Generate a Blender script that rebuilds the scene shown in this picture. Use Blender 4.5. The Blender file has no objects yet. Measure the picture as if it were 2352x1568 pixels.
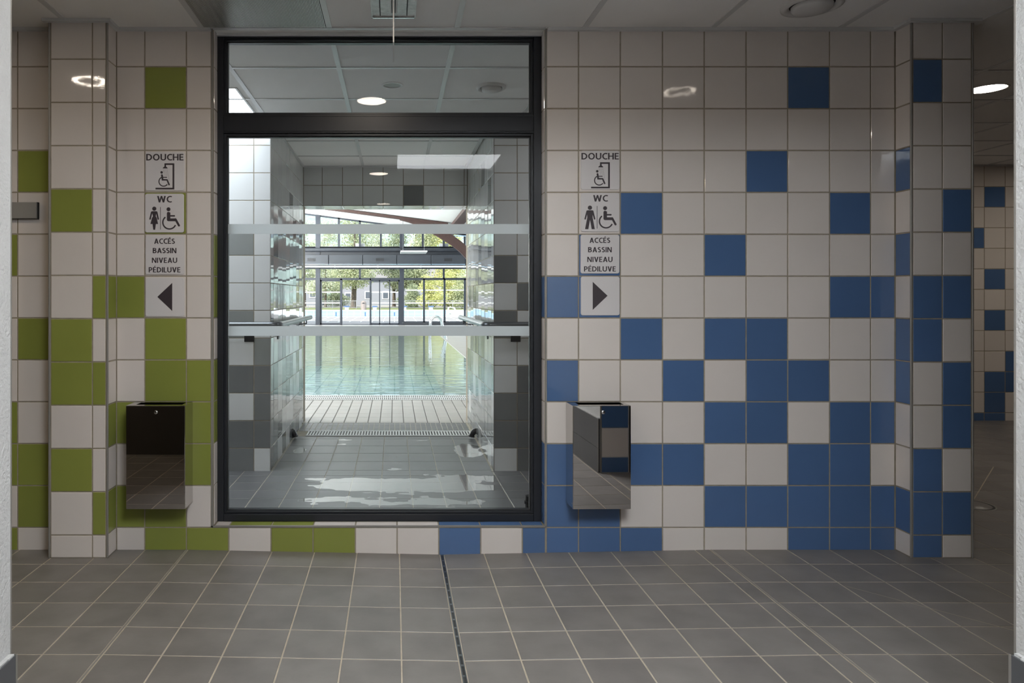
import bpy, math, random
from mathutils import Vector, Matrix, noise

# ------------------------------------------------------------------ camera, world, sun, exposure
SC = bpy.context.scene
COL = SC.collection
FP, VX, VY, HC = 1615.0, 906.0, 680.0, 1.21     # focal length and horizon point of the 2352x1568 frame, eye height
def X(px, Y): return (px - VX) * Y / FP
def Z(py, Y): return HC - (py - VY) * Y / FP
cam_data = bpy.data.cameras.new('camera')
cam_data.sensor_fit = 'HORIZONTAL'
cam_data.sensor_width = 36.0
cam_data.lens = FP / 2352.0 * 36.0
cam_data.shift_x = (1176.0 - VX) / 2352.0
cam_data.shift_y = -(784.0 - VY) / 2352.0
cam_data.clip_start = 0.05
cam_data.clip_end = 2000
cam = bpy.data.objects.new('camera', cam_data)
COL.objects.link(cam)
cam.location = (0, 0, HC)
cam.rotation_euler = (math.pi / 2, 0, 0)
SC.camera = cam
SC.view_settings.view_transform = 'Standard'
SC.view_settings.look = 'None'
SC.view_settings.exposure = 0.0
SC.view_settings.gamma = 1.0
SC.view_settings.use_curve_mapping = False
SC.cycles.use_denoising = True
SC.cycles.max_bounces = 10
SC.cycles.diffuse_bounces = 6
SC.cycles.glossy_bounces = 5
SC.cycles.transparent_max_bounces = 16
SC.cycles.caustics_reflective = False
SC.cycles.caustics_refractive = False
SC.cycles.sample_clamp_indirect = 6.0

world = bpy.data.worlds.new('sky')
SC.world = world
world.use_nodes = True
wn = world.node_tree.nodes
wn['Background'].inputs[0].default_value = (0.76, 0.87, 1.0, 1)
wn['Background'].inputs[1].default_value = 2.7
sun_data = bpy.data.lights.new('sun', 'SUN')
sun_data.energy = 9.0
sun_data.angle = 0.02
sun_data.color = (1.0, 0.95, 0.86)
sun = bpy.data.objects.new('sun', sun_data)
COL.objects.link(sun)
sun.rotation_euler = Vector((0.50, 0.55, -0.68)).to_track_quat('-Z', 'Y').to_euler()
sun.location = (-20, -20, 30)
SKYLIGHT = 31.0          # brightness of the daylight panels in the ceilings
LAMP = 22.0              # brightness of the round downlights
LAMPCOL = (1.0, 0.88, 0.74)

def area(name, loc, target, sx, sy, watts, col=(1, 1, 1), portal=False):
    d = bpy.data.lights.new(name, 'AREA')
    d.shape = 'RECTANGLE'; d.size = sx; d.size_y = sy; d.energy = watts; d.color = col
    if portal: d.cycles.is_portal = True
    o = bpy.data.objects.new(name, d); COL.objects.link(o)
    o.location = loc
    o.rotation_euler = (Vector(target) - Vector(loc)).to_track_quat('-Z', 'Y').to_euler()
    return o
# daylight openings of the pool hall
area('hall_far_daylight_portal', (-2, 30.9, 2.3), (-2, 0, 2.3), 22, 4.6, 1, portal=True)
area('hall_side_daylight_portal', (7.9, 19, 1.9), (0, 19, 1.9), 22, 3.4, 1, portal=True)
# unseen fill lights added to brighten the pool hall's white ceiling
area('hall_fill_light', (-9.0, 15, 2.6), (-3.0, 17, 5.0), 12, 0.5, 2500, (1, 0.98, 0.95))
area('hall_fill_light', (-6.0, 26, 2.6), (-2.0, 26.5, 5.0), 8, 0.5, 1300, (1, 0.98, 0.95))

# ------------------------------------------------------------------ materials
def nt(name):
    m = bpy.data.materials.new(name); m.use_nodes = True
    n = m.node_tree.nodes; n.clear()
    out = n.new('ShaderNodeOutputMaterial')
    return m, n, m.node_tree.links, out
def pmat(name, col, rough=0.5, metal=0.0, var=0.0, island=0.0, scale=4.0, bump=0.0, bscale=60.0, spec=0.5, coat=0.0, detail=3.0):
    m, n, l, out = nt(name)
    b = n.new('ShaderNodeBsdfPrincipled')
    b.inputs['Base Color'].default_value = (*col, 1)
    b.inputs['Roughness'].default_value = rough
    b.inputs['Metallic'].default_value = metal
    b.inputs['Specular IOR Level'].default_value = spec
    b.inputs['Coat Weight'].default_value = coat
    l.new(b.outputs[0], out.inputs[0])
    tc = n.new('ShaderNodeTexCoord')
    if var > 0 or island > 0:
        no = n.new('ShaderNodeTexNoise'); no.inputs['Scale'].default_value = scale; no.inputs['Detail'].default_value = detail
        l.new(tc.outputs['Object'], no.inputs['Vector'])
        mr = n.new('ShaderNodeMapRange')
        mr.inputs['To Min'].default_value = 1 - var; mr.inputs['To Max'].default_value = 1 + var
        mr.inputs['From Min'].default_value = 0.25; mr.inputs['From Max'].default_value = 0.75
        l.new(no.outputs['Fac'], mr.inputs['Value'])
        val = mr.outputs[0]
        if island > 0:
            g = n.new('ShaderNodeNewGeometry')
            m2 = n.new('ShaderNodeMapRange'); m2.inputs['To Min'].default_value = 1 - island; m2.inputs['To Max'].default_value = 1 + island
            l.new(g.outputs['Random Per Island'], m2.inputs['Value'])
            mu = n.new('ShaderNodeMath'); mu.operation = 'MULTIPLY'
            l.new(val, mu.inputs[0]); l.new(m2.outputs[0], mu.inputs[1]); val = mu.outputs[0]
        vm = n.new('ShaderNodeVectorMath'); vm.operation = 'SCALE'
        vm.inputs[0].default_value = col
        l.new(val, vm.inputs['Scale']); l.new(vm.outputs[0], b.inputs['Base Color'])
    if bump > 0:
        nb = n.new('ShaderNodeTexNoise'); nb.inputs['Scale'].default_value = bscale; nb.inputs['Detail'].default_value = 4
        l.new(tc.outputs['Object'], nb.inputs['Vector'])
        bp = n.new('ShaderNodeBump'); bp.inputs['Strength'].default_value = bump; bp.inputs['Distance'].default_value = 0.004
        l.new(nb.outputs['Fac'], bp.inputs['Height']); l.new(bp.outputs[0], b.inputs['Normal'])
    return m
def emat(name, col, s):
    m, n, l, out = nt(name)
    e = n.new('ShaderNodeEmission'); e.inputs[0].default_value = (*col, 1); e.inputs[1].default_value = s
    l.new(e.outputs[0], out.inputs[0]); return m
def glassmat(name, tint=(0.95, 0.97, 0.97), ior=1.42, scratch=False):
    # clear pane: light goes straight through, mirror reflection on the entering face only
    m, n, l, out = nt(name)
    t = n.new('ShaderNodeBsdfTransparent'); t.inputs[0].default_value = (*tint, 1)
    g = n.new('ShaderNodeBsdfGlossy'); g.inputs['Roughness'].default_value = 0.0
    f = n.new('ShaderNodeFresnel'); f.inputs[0].default_value = ior
    geo = n.new('ShaderNodeNewGeometry')
    s = n.new('ShaderNodeMath'); s.operation = 'SUBTRACT'; s.inputs[0].default_value = 1.0
    l.new(geo.outputs['Backfacing'], s.inputs[1])
    mu = n.new('ShaderNodeMath'); mu.operation = 'MULTIPLY'
    l.new(f.outputs[0], mu.inputs[0]); l.new(s.outputs[0], mu.inputs[1])
    mx = n.new('ShaderNodeMixShader')
    l.new(mu.outputs[0], mx.inputs[0]); l.new(t.outputs[0], mx.inputs[1]); l.new(g.outputs[0], mx.inputs[2])
    l.new(mx.outputs[0], out.inputs[0]); return m
def watermat(name, tint, wx, wy, strength, dist, ior=1.33, rough=0.0):
    m, n, l, out = nt(name)
    t = n.new('ShaderNodeBsdfTransparent'); t.inputs[0].default_value = (*tint, 1)
    g = n.new('ShaderNodeBsdfGlossy'); g.inputs['Roughness'].default_value = rough
    f = n.new('ShaderNodeFresnel'); f.inputs[0].default_value = ior
    tc = n.new('ShaderNodeTexCoord'); mp = n.new('ShaderNodeMapping'); mp.inputs['Scale'].default_value = (wx, wy, 1)
    no = n.new('ShaderNodeTexNoise'); no.inputs['Scale'].default_value = 1.0; no.inputs['Detail'].default_value = 3
    bp = n.new('ShaderNodeBump'); bp.inputs['Strength'].default_value = strength; bp.inputs['Distance'].default_value = dist
    l.new(tc.outputs['Object'], mp.inputs[0]); l.new(mp.outputs[0], no.inputs['Vector']); l.new(no.outputs['Fac'], bp.inputs['Height'])
    l.new(bp.outputs[0], g.inputs['Normal']); l.new(bp.outputs[0], f.inputs['Normal'])
    mx = n.new('ShaderNodeMixShader')
    l.new(f.outputs[0], mx.inputs[0]); l.new(t.outputs[0], mx.inputs[1]); l.new(g.outputs[0], mx.inputs[2])
    c = n.new('ShaderNodeBsdfTransparent'); geo = n.new('ShaderNodeNewGeometry'); m3 = n.new('ShaderNodeMixShader')
    l.new(geo.outputs['Backfacing'], m3.inputs[0]); l.new(mx.outputs[0], m3.inputs[1]); l.new(c.outputs[0], m3.inputs[2])
    l.new(m3.outputs[0], out.inputs[0]); return m
def frostmat(name):
    m, n, l, out = nt(name)
    d = n.new('ShaderNodeBsdfDiffuse'); d.inputs[0].default_value = (0.85, 0.88, 0.89, 1)
    t = n.new('ShaderNodeBsdfTranslucent'); t.inputs[0].default_value = (0.88, 0.93, 0.95, 1)
    mx = n.new('ShaderNodeMixShader'); mx.inputs[0].default_value = 0.62
    tr = n.new('ShaderNodeBsdfTransparent'); tr.inputs[0].default_value = (0.95, 0.97, 0.98, 1)
    m2 = n.new('ShaderNodeMixShader'); m2.inputs[0].default_value = 0.10
    l.new(d.outputs[0], mx.inputs[1]); l.new(t.outputs[0], mx.inputs[2])
    l.new(mx.outputs[0], m2.inputs[1]); l.new(tr.outputs[0], m2.inputs[2])
    l.new(m2.outputs[0], out.inputs[0]); return m
def leafmat(name, c1, c2):
    m, n, l, out = nt(name)
    g = n.new('ShaderNodeNewGeometry')
    mix = n.new('ShaderNodeMix'); mix.data_type = 'RGBA'
    mix.inputs[6].default_value = (*c1, 1); mix.inputs[7].default_value = (*c2, 1)
    l.new(g.outputs['Random Per Island'], mix.inputs[0])
    d = n.new('ShaderNodeBsdfDiffuse'); t = n.new('ShaderNodeBsdfTranslucent')
    l.new(mix.outputs[2], d.inputs[0]); l.new(mix.outputs[2], t.inputs[0])
    mx = n.new('ShaderNodeMixShader'); mx.inputs[0].default_value = 0.35
    l.new(d.outputs[0], mx.inputs[1]); l.new(t.outputs[0], mx.inputs[2]); l.new(mx.outputs[0], out.inputs[0])
    return m

T_ROUGH = 0.055
WHITE = pmat('white_wall_tile', (0.71, 0.655, 0.62), T_ROUGH, var=0.02, island=0.025, bump=0.10, bscale=13)
GREEN = pmat('green_wall_tile', (0.245, 0.275, 0.062), T_ROUGH, var=0.04, island=0.05, bump=0.10, bscale=13)
BLUE = pmat('blue_wall_tile', (0.080, 0.150, 0.305), T_ROUGH, var=0.04, island=0.06, bump=0.10, bscale=13)
GROUT = pmat('wall_grout', (0.30, 0.26, 0.20), 0.9, var=0.15, scale=30)
CWHITE = pmat('pale_grey_wall_tile', (0.66, 0.665, 0.66), 0.03, var=0.02, island=0.03, bump=0.05, bscale=7)
CGREY = pmat('mid_grey_wall_tile', (0.27, 0.28, 0.275), 0.05, var=0.06, island=0.08, bump=0.04, bscale=9)
CDARK = pmat('dark_grey_wall_tile', (0.19, 0.195, 0.195), 0.05, var=0.06, island=0.08, bump=0.04, bscale=9)
TRIM = pmat('aluminium_trim', (0.30, 0.285, 0.265), 0.5, 0.4, var=0.03)
FLOORT = pmat('floor_tile', (0.188, 0.173, 0.163), 0.42, var=0.14, island=0.10, scale=7, bump=0.08, bscale=90)
FLOORG = pmat('floor_grout', (0.46, 0.40, 0.32), 0.9, var=0.12, scale=25)
WETT = pmat('wet_room_floor_tile', (0.150, 0.150, 0.154), 0.38, var=0.10, island=0.07, scale=5, bump=0.05, bscale=60, spec=0.28)
WETG = pmat('wet_room_grout', (0.42, 0.38, 0.31), 0.8, var=0.15, scale=25)
DECKT = pmat('pool_deck_tile', (0.40, 0.37, 0.345), 0.35, var=0.06, island=0.05)
DECKG = pmat('pool_deck_joint', (0.13, 0.12, 0.11), 0.9, var=0.1)
CEILM = pmat('ceiling_panel', (0.86, 0.85, 0.84), 0.85, var=0.02, bump=0.15, bscale=350)
TBAR = pmat('ceiling_grid', (0.60, 0.60, 0.60), 0.35, var=0.02)
PLASTER = pmat('rough_white_plaster', (0.52, 0.52, 0.517), 0.9, var=0.03, scale=20, bump=1.0, bscale=120)
BASET = pmat('dark_base_tile', (0.085, 0.088, 0.095), 0.3, var=0.08)
DARKW = pmat('dark_wall_panel', (0.045, 0.04, 0.037), 0.5, var=0.1)
DULLW = pmat('dull_grey_wall', (0.08, 0.075, 0.07), 0.6, var=0.05)
FRAME = pmat('anthracite_aluminium', (0.020, 0.022, 0.027), 0.36, 0.0, var=0.05, spec=0.35)
SEAL = pmat('black_rubber_seal', (0.012, 0.012, 0.013), 0.6, var=0.1)
GLASS = glassmat('window_glass', (0.95, 0.965, 0.97), 1.28)
GLASS2 = glassmat('far_window_glass', (0.97, 0.98, 0.98), 1.3)
FROST = frostmat('frosted_film')
STEEL = pmat('polished_stainless_steel', (0.60, 0.585, 0.57), 0.012, 1.0, var=0.02, scale=2)
CHROME = pmat('chrome', (0.75, 0.75, 0.76), 0.12, 1.0, var=0.02)
SATIN = pmat('satin_metal', (0.19, 0.20, 0.215), 0.30, 0.85, var=0.05)
PLAQUE = pmat('grey_plaque_face', (0.30, 0.29, 0.275), 0.5, 0.2, var=0.05)
BLACK = pmat('black_plastic', (0.018, 0.018, 0.02), 0.35, var=0.1)
WHITEP = pmat('white_plastic', (0.80, 0.80, 0.80), 0.4, var=0.02)
GRATE = pmat('white_grating', (0.72, 0.72, 0.72), 0.45, var=0.05)
SIGNP = pmat('translucent_sign_plate', (0.68, 0.655, 0.66), 0.18, var=0.02)
INK = pmat('sign_ink', (0.042, 0.032, 0.038), 0.5, var=0.05)
CLEARP = pmat('clear_prismatic_plastic', (0.62, 0.62, 0.61), 0.15, 0.0, var=0.15, scale=40, bump=0.6, bscale=90)
RIB = pmat('ribbed_metal', (0.55, 0.54, 0.53), 0.35, 0.4, var=0.03)
VENTW = pmat('painted_vent', (0.62, 0.61, 0.60), 0.45, var=0.02)
SKYP2 = emat('passage_daylight_panel', (0.86, 0.93, 1.0), 9.5)
SKYP = emat('daylight_panel', (0.93, 0.97, 1.0), SKYLIGHT)
LAMPM = emat('lamp_glow', LAMPCOL, LAMP)
ROOFM = pmat('white_hall_ceiling', (0.88, 0.87, 0.86), 0.7, var=0.02)
WOOD = pmat('glued_laminated_timber', (0.060, 0.030, 0.025), 0.5, var=0.25, scale=12)
RODM = pmat('pale_blue_steel', (0.45, 0.62, 0.78), 0.4, var=0.05)
HALLF = pmat('dark_hall_frame', (0.027, 0.034, 0.048), 0.45, var=0.08)
BANDM = pmat('dark_hall_panel', (0.034, 0.040, 0.050), 0.45, var=0.12, scale=2)
BASIN = pmat('pale_aqua_pool_tile', (0.42, 0.485, 0.49), 0.4, var=0.05, scale=3)
POOLJ = pmat('pool_tile_joint', (0.20, 0.30, 0.31), 0.8, var=0.1)
OUTB = pmat('outdoor_pool_tile', (0.30, 0.46, 0.56), 0.5, var=0.05, scale=3)
CREAM = pmat('outdoor_deck_tile', (0.185, 0.163, 0.152), 0.6, var=0.06)
GRASS = pmat('grass', (0.15, 0.165, 0.055), 0.9, var=0.35, scale=0.5)
PATHM = pmat('pale_path', (0.34, 0.30, 0.265), 0.9, var=0.1)
BARK = pmat('tree_bark', (0.10, 0.075, 0.055), 0.9, var=0.3, scale=6)
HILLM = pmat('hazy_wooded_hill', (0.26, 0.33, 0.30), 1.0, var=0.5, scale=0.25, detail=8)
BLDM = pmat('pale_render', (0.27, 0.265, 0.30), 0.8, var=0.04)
BLDW = pmat('dim_window', (0.10, 0.11, 0.14), 0.3, var=0.1)
BINM = pmat('beige_concrete', (0.22, 0.18, 0.16), 0.8, var=0.08)
BLOCKM = pmat('blue_block_top', (0.07, 0.12, 0.24), 0.5, var=0.05)
FENCEM = pmat('white_fence_paint', (0.26, 0.26, 0.275), 0.5, var=0.03)
WATER = watermat('pool_water', (0.84, 0.95, 0.935), 0.5, 3.4, 0.42, 0.02, ior=1.55)
PUDDLE = watermat('puddle_water', (0.80, 0.80, 0.80), 6, 6, 0.06, 0.002)
STREAM = watermat('running_water', (0.9, 0.93, 0.95), 30, 30, 0.5, 0.01)

# ------------------------------------------------------------------ mesh builder
class MB:
    def __init__(s): s.v = []; s.f = []; s.m = []; s.sm = []; s.mats = []
    def mi(s, mat):
        if mat not in s.mats: s.mats.append(mat)
        return s.mats.index(mat)
    def face(s, pts, mat, smooth=False):
        b = len(s.v); s.v.extend([tuple(p) for p in pts]); s.f.append(tuple(range(b, b + len(pts)))); s.m.append(s.mi(mat)); s.sm.append(smooth)
    def add(s, vs, fs, mat, smooth=False):
        b = len(s.v); s.v.extend([tuple(p) for p in vs]); k = s.mi(mat)
        for f in fs: s.f.append(tuple(b + i for i in f)); s.m.append(k); s.sm.append(smooth)
    def box(s, x0, x1, y0, y1, z0, z1, mat, bev=0.0):
        if x0 > x1: x0, x1 = x1, x0
        if y0 > y1: y0, y1 = y1, y0
        if z0 > z1: z0, z1 = z1, z0
        if bev <= 0:
            s.add([(x0, y0, z0), (x1, y0, z0), (x1, y1, z0), (x0, y1, z0), (x0, y0, z1), (x1, y0, z1), (x1, y1, z1), (x0, y1, z1)],
                  [(0, 3, 2, 1), (4, 5, 6, 7), (0, 1, 5, 4), (1, 2, 6, 5), (2, 3, 7, 6), (3, 0, 4, 7)], mat); return
        b = min(bev, (x1 - x0) * .49, (y1 - y0) * .49, (z1 - z0) * .49)
        # chamfered box: 24 vertices
        P = {}
        vs = []
        for ix, (xa, xi) in enumerate(((x0, x0 + b), (x1, x1 - b))):
            for iy, (ya, yi) in enumerate(((y0, y0 + b), (y1, y1 - b))):
                for iz, (za, zi) in enumerate(((z0, z0 + b), (z1, z1 - b))):
                    for ax, p in enumerate(((xa, yi, zi), (xi, ya, zi), (xi, yi, za))):
                        P[ix, iy, iz, ax] = len(vs); vs.append(p)
        q = lambda *a: P[a]
        fs = []
        for i in (0, 1):
            f = [q(i, 0, 0, 0), q(i, 1, 0, 0), q(i, 1, 1, 0), q(i, 0, 1, 0)]; fs.append(f if i else f[::-1])
            f = [q(0, i, 0, 1), q(1, i, 0, 1), q(1, i, 1, 1), q(0, i, 1, 1)]; fs.append(f[::-1] if i else f)
            f = [q(0, 0, i, 2), q(1, 0, i, 2), q(1, 1, i, 2), q(0, 1, i, 2)]; fs.append(f if i else f[::-1])
        c = Vector(((x0 + x1) / 2, (y0 + y1) / 2, (z0 + z1) / 2))
        def orient(f):
            a, b_, d = (Vector(vs[k]) for k in f[:3]); n = (b_ - a).cross(d - a)
            m_ = sum((Vector(vs[k]) for k in f), Vector()) / len(f)
            return f if n.dot(m_ - c) > 0 else f[::-1]
        for i in (0, 1):
            for j in (0, 1):
                fs.append(orient([q(i, j, 0, 0), q(i, j, 0, 1), q(i, j, 1, 1), q(i, j, 1, 0)]))
                fs.append(orient([q(i, 0, j, 0), q(i, 0, j, 2), q(i, 1, j, 2), q(i, 1, j, 0)]))
                fs.append(orient([q(0, i, j, 1), q(0, i, j, 2), q(1, i, j, 2), q(1, i, j, 1)]))
                for k in (0, 1): fs.append(orient([q(i, j, k, 0), q(i, j, k, 1), q(i, j, k, 2)]))
        s.add(vs, fs, mat)
    def tube(s, path, r, mat, n=12, cap=True):
        pts = [Vector(p) for p in path]; rs = r if isinstance(r, (list, tuple)) else [r] * len(pts)
        rings = []; up = None
        for i, p in enumerate(pts):
            d = (pts[min(i + 1, len(pts) - 1)] - pts[max(i - 1, 0)]).normalized()
            if up is None:
                up = d.orthogonal().normalized()
            else:
                up = (up - d * up.dot(d)); up = up.normalized() if up.length > 1e-6 else d.orthogonal().normalized()
            w = d.cross(up)
            rings.append([p + (up * math.cos(2 * math.pi * k / n) + w * math.sin(2 * math.pi * k / n)) * rs[i] for k in range(n)])
        vs = [q for ring in rings for q in ring]
        fs = [(i * n + k, i * n + (k + 1) % n, (i + 1) * n + (k + 1) % n, (i + 1) * n + k) for i in range(len(pts) - 1) for k in range(n)]
        s.add(vs, fs, mat, True)
        if cap:
            s.face(rings[0][::-1], mat); s.face(rings[-1], mat)
    def lathe(s, c, prof, mat, n=32, axis='Z', closed=False):
        c = Vector(c); vs = []
        for r, h in prof:
            for k in range(n):
                a = 2 * math.pi * k / n
                if axis == 'Z': vs.append(c + Vector((r * math.cos(a), r * math.sin(a), h)))
                else: vs.append(c + Vector((r * math.cos(a), h, r * math.sin(a))))
        N = len(prof)
        fs = []
        for i in range(N - 1 if not closed else N):
            j = (i + 1) % N
            for k in range(n):
                fs.append((i * n + k, i * n + (k + 1) % n, j * n + (k + 1) % n, j * n + k))
        s.add(vs, fs, mat, True)
    def disc(s, c, r, mat, n=32, axis='Z', flip=False):
        c = Vector(c)
        pts = [c + (Vector((r * math.cos(2 * math.pi * k / n), r * math.sin(2 * math.pi * k / n), 0)) if axis == 'Z' else Vector((r * math.cos(2 * math.pi * k / n), 0, r * math.sin(2 * math.pi * k / n)))) for k in range(n)]
        s.face(pts[::-1] if flip else pts, mat)
    def prism(s, poly, y0, y1, mat):       # polygon in XZ extruded along Y
        n = len(poly)
        s.add([(x, y0, z) for x, z in poly] + [(x, y1, z) for x, z in poly],
              [tuple(range(n)), tuple(range(2 * n - 1, n - 1, -1))] + [(i, i + n, (i + 1) % n + n, (i + 1) % n) for i in range(n)], mat)
    def build(s, name, parent=None, fix=False):
        me = bpy.data.meshes.new(name)
        me.from_pydata(s.v, [], s.f)
        for m in s.mats: me.materials.append(m)
        me.polygons.foreach_set('material_index', s.m)
        me.polygons.foreach_set('use_smooth', s.sm)
        me.update()
        if fix:
            import bmesh
            bm = bmesh.new(); bm.from_mesh(me)
            bmesh.ops.remove_doubles(bm, verts=bm.verts, dist=1e-6)
            bmesh.ops.recalc_face_normals(bm, faces=bm.faces)
            bm.to_mesh(me); bm.free()
        o = bpy.data.objects.new(name, me); COL.objects.link(o)
        if parent: o.parent = parent; o.matrix_parent_inverse = parent.matrix_world.inverted()
        return o
def tag(o, label, cat, group=None, kind=None):
    o['label'] = label; o['category'] = cat
    if group: o['group'] = group
    if kind: o['kind'] = kind
    return o
def struct(o, label=None):
    o['kind'] = 'structure'
    if label: o['label'] = label
    return o
def empty(name, loc=(0, 0, 0)):
    o = bpy.data.objects.new(name, None); COL.objects.link(o); o.location = loc
    o.matrix_world = Matrix.Translation(loc)
    return o
def copy_tree(o, d=(0, 0, 0), parent=None):
    c = o.copy(); COL.objects.link(c)
    if parent: c.parent = parent
    else:
        c.location = Vector(o.location) + Vector(d)
    for ch in [k for k in o.children]: copy_tree(ch, parent=c)
    return c

rng = random.Random(7)
# a tiled face: grout plane at org, tiles stand 2 mm proud of it.  u, v in-plane axes, n outward
def tiles(mb, org, u, v, n, us, vs, colour, gap=0.0055, th=0.002, bev=0.0016, tilt=0.0):
    org, u, v, n = Vector(org), Vector(u), Vector(v), Vector(n)
    flip = u.cross(v).dot(n) < 0
    for i in range(len(us) - 1):
        for j in range(len(vs) - 1):
            m = colour(i, j)
            if m is None: continue
            a0, a1, b0, b1 = us[i] + gap / 2, us[i + 1] - gap / 2, vs[j] + gap / 2, vs[j + 1] - gap / 2
            if a1 - a0 < 0.004 or b1 - b0 < 0.004: continue
            t1, t2 = rng.gauss(0, tilt), rng.gauss(0, tilt)
            def pt(a, b, h):
                return org + u * a + v * b + n * (h + (t1 * (a - (a0 + a1) / 2) + t2 * (b - (b0 + b1) / 2)) * (h > 0))
            top = [pt(a0 + bev, b0 + bev, th), pt(a1 - bev, b0 + bev, th), pt(a1 - bev, b1 - bev, th), pt(a0 + bev, b1 - bev, th)]
            bot = [pt(a0, b0, 0), pt(a1, b0, 0), pt(a1, b1, 0), pt(a0, b1, 0)]
            fs = [(0, 1, 2, 3)] + [(4 + k, 4 + (k + 1) % 4, (k + 1) % 4, k) for k in range(4)]
            if flip: fs = [f[::-1] for f in fs]
            mb.add(top + bot, fs, m)
def floortiles(mb, xs, ys, zf, mat, bev=0.0014, drop=0.0016):
    # xs, ys: lists of (a, b) tile intervals
    for a, b in xs:
        for c, d in ys:
            t = [(a + bev, c + bev), (b - bev, c + bev), (b - bev, d - bev), (a + bev, d - bev)]
            o = [(a, c), (b, c), (b, d), (a, d)]
            mb.add([(x, y, zf(x, y)) for x, y in t] + [(x, y, zf(x, y) - drop) for x, y in o],
                   [(0, 1, 2, 3)] + [(4 + k, 4 + (k + 1) % 4, (k + 1) % 4, k) for k in range(4)], mat)
def spans(lines, gap):
    return [(a + gap / 2, b - gap / 2) for a, b in zip(lines[:-1], lines[1:]) if b - a > gap + 0.004]
def frange(a, b, st):
    o = []; k = 0
    while a + k * st < b + 1e-6: o.append(a + k * st); k += 1
    return o

D = FP / 481.0               # main tiled wall
YP = 3.250                   # face of the two tiled pillars
YG = 3.430                   # front of the window frame
CZ = 2.487                   # ceiling
ZJ = [0.1057 + 0.2 * k for k in range(12)]          # tile course joints
W, G, B = WHITE, GREEN, BLUE

# ------------------------------------------------------------------ floors
def zhall(x, y):
    if -0.99 <= x <= 1.511 and y > 0:
        return -0.023 * ((x + 0.99) / 1.2166 if x < 0.2266 else (1.511 - x) / 1.2844)
    return 0.0
mb = MB()
g = 0.0048
xl = [-0.99 - 0.2 * k for k in range(16)][::-1]
xspans = spans(xl[:-1] + [-0.99 - 0.004], g)
cl = [-0.99 + 0.2028 * k for k in range(7)]
xspans += spans([-0.986] + cl[1:-1] + [0.2176], g)
rl = [0.2356] + [0.2266 + 0.2015 * k for k in range(1, 7)] + [1.507]
xspans += spans(rl, g)
x2 = [1.515, 1.671, 1.875, 2.077, 2.281] + [2.281 + 0.2 * k for k in range(1, 25)]
xspans += spans(x2, g)
yl = [3.177 - 0.2 * k for k in range(36)][::-1]
yspans = spans(yl + [3.362], g)
floortiles(mb, xspans, yspans, zhall, FLOORT)
yfar = spans([3.362, 3.377] + [3.377 + 0.2 * k for k in range(1, 18)] + [6.85], g)
floortiles(mb, spans([x for x in x2 if x > 2.6], g), yfar, zhall, FLOORT)
# grout bed following the same falls
for xa, xb in ((-4.2, -0.99), (-0.99, 0.2266), (0.2266, 1.511), (1.511, 7.2)):
    for ya, yb in ((-4.2, 0.0), (0.001, 3.40)):
        mb.face([(xa + (1e-4 if ya > 0 else 0), ya, zhall(xa, ya) - 0.0013), (xb, ya, zhall(xb, ya) - 0.0013), (xb, yb, zhall(xb, yb) - 0.0013), (xa, yb, zhall(xa, yb) - 0.0013)], FLOORG)
mb.face([(2.4, 3.40, -0.0013), (7.2, 3.40, -0.0013), (7.2, 6.95, -0.0013), (2.4, 6.95, -0.0013)], FLOORG)
# diagonal cut lines where the screed changes fall
def cut(x0, y0, x1, y1, w=0.0035):
    d = Vector((x1 - x0, y1 - y0, 0)).normalized(); p = Vector((-d.y, d.x, 0)) * w / 2
    mb.face([(x0 - p.x, y0 - p.y, 0.0006), (x0 + p.x, y0 + p.y, 0.0006), (x1 + p.x, y1 + p.y, 0.0006), (x1 - p.x, y1 - p.y, 0.0006)][::-1], FLOORG)
def fl(px, py):
    y = FP * HC / (py - VY); return X(px, y), y
a, b = fl(1940, 1345), fl(2330, 1448); cut(*a, *b)
a, b = fl(2237, 1146), fl(2282, 1072); cut(*a, *b, 0.006)
struct(mb.build('floor'))

mb = MB()
def strip(mb, x, w, y0, y1, mat, dz=0.0015):
    mb.box(x - w / 2, x + w / 2, y0, y1, zhall(x, 1) - 0.004, zhall(x, 1) + dz, mat)
for k, x in enumerate((-0.99, 1.511)):
    m1 = MB()
    m1.box(x - 0.0035, x + 0.0035, 1.0, 3.356, -0.006, 0.0012, TRIM)
    for sx in (-1, 1):
        m1.box(x + sx * 0.0035, x + sx * 0.0062, 1.0, 3.356, -0.006, 0.0005, FLOORG)
    struct(m1.build('trim_%d' % (k + 1)))

# slotted linear drain
root = empty('slot_drain', (0.2266, 2.2, -0.023))
tag(root, 'narrow slotted steel channel drain running across the brown tiled floor', 'drain')
zd = -0.023
m1 = MB()
m1.box(0.2191, 0.2341, 1.0, 3.356, zd - 0.03, zd - 0.0004, BLACK)
m1.build('channel', root)
m1 = MB()
for sx in (-1, 1):
    m1.box(0.2266 + sx * 0.0078, 0.2266 + sx * 0.0046, 1.0, 3.356, zd - 0.03, zd + 0.0012, SATIN)
y = 3.352
while y > 1.02:
    m1.box(0.2216, 0.2316, y - 0.012, y, zd - 0.012, zd + 0.0008, SATIN)
    y -= 0.0665
m1.build('slotted_cover', root)

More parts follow.
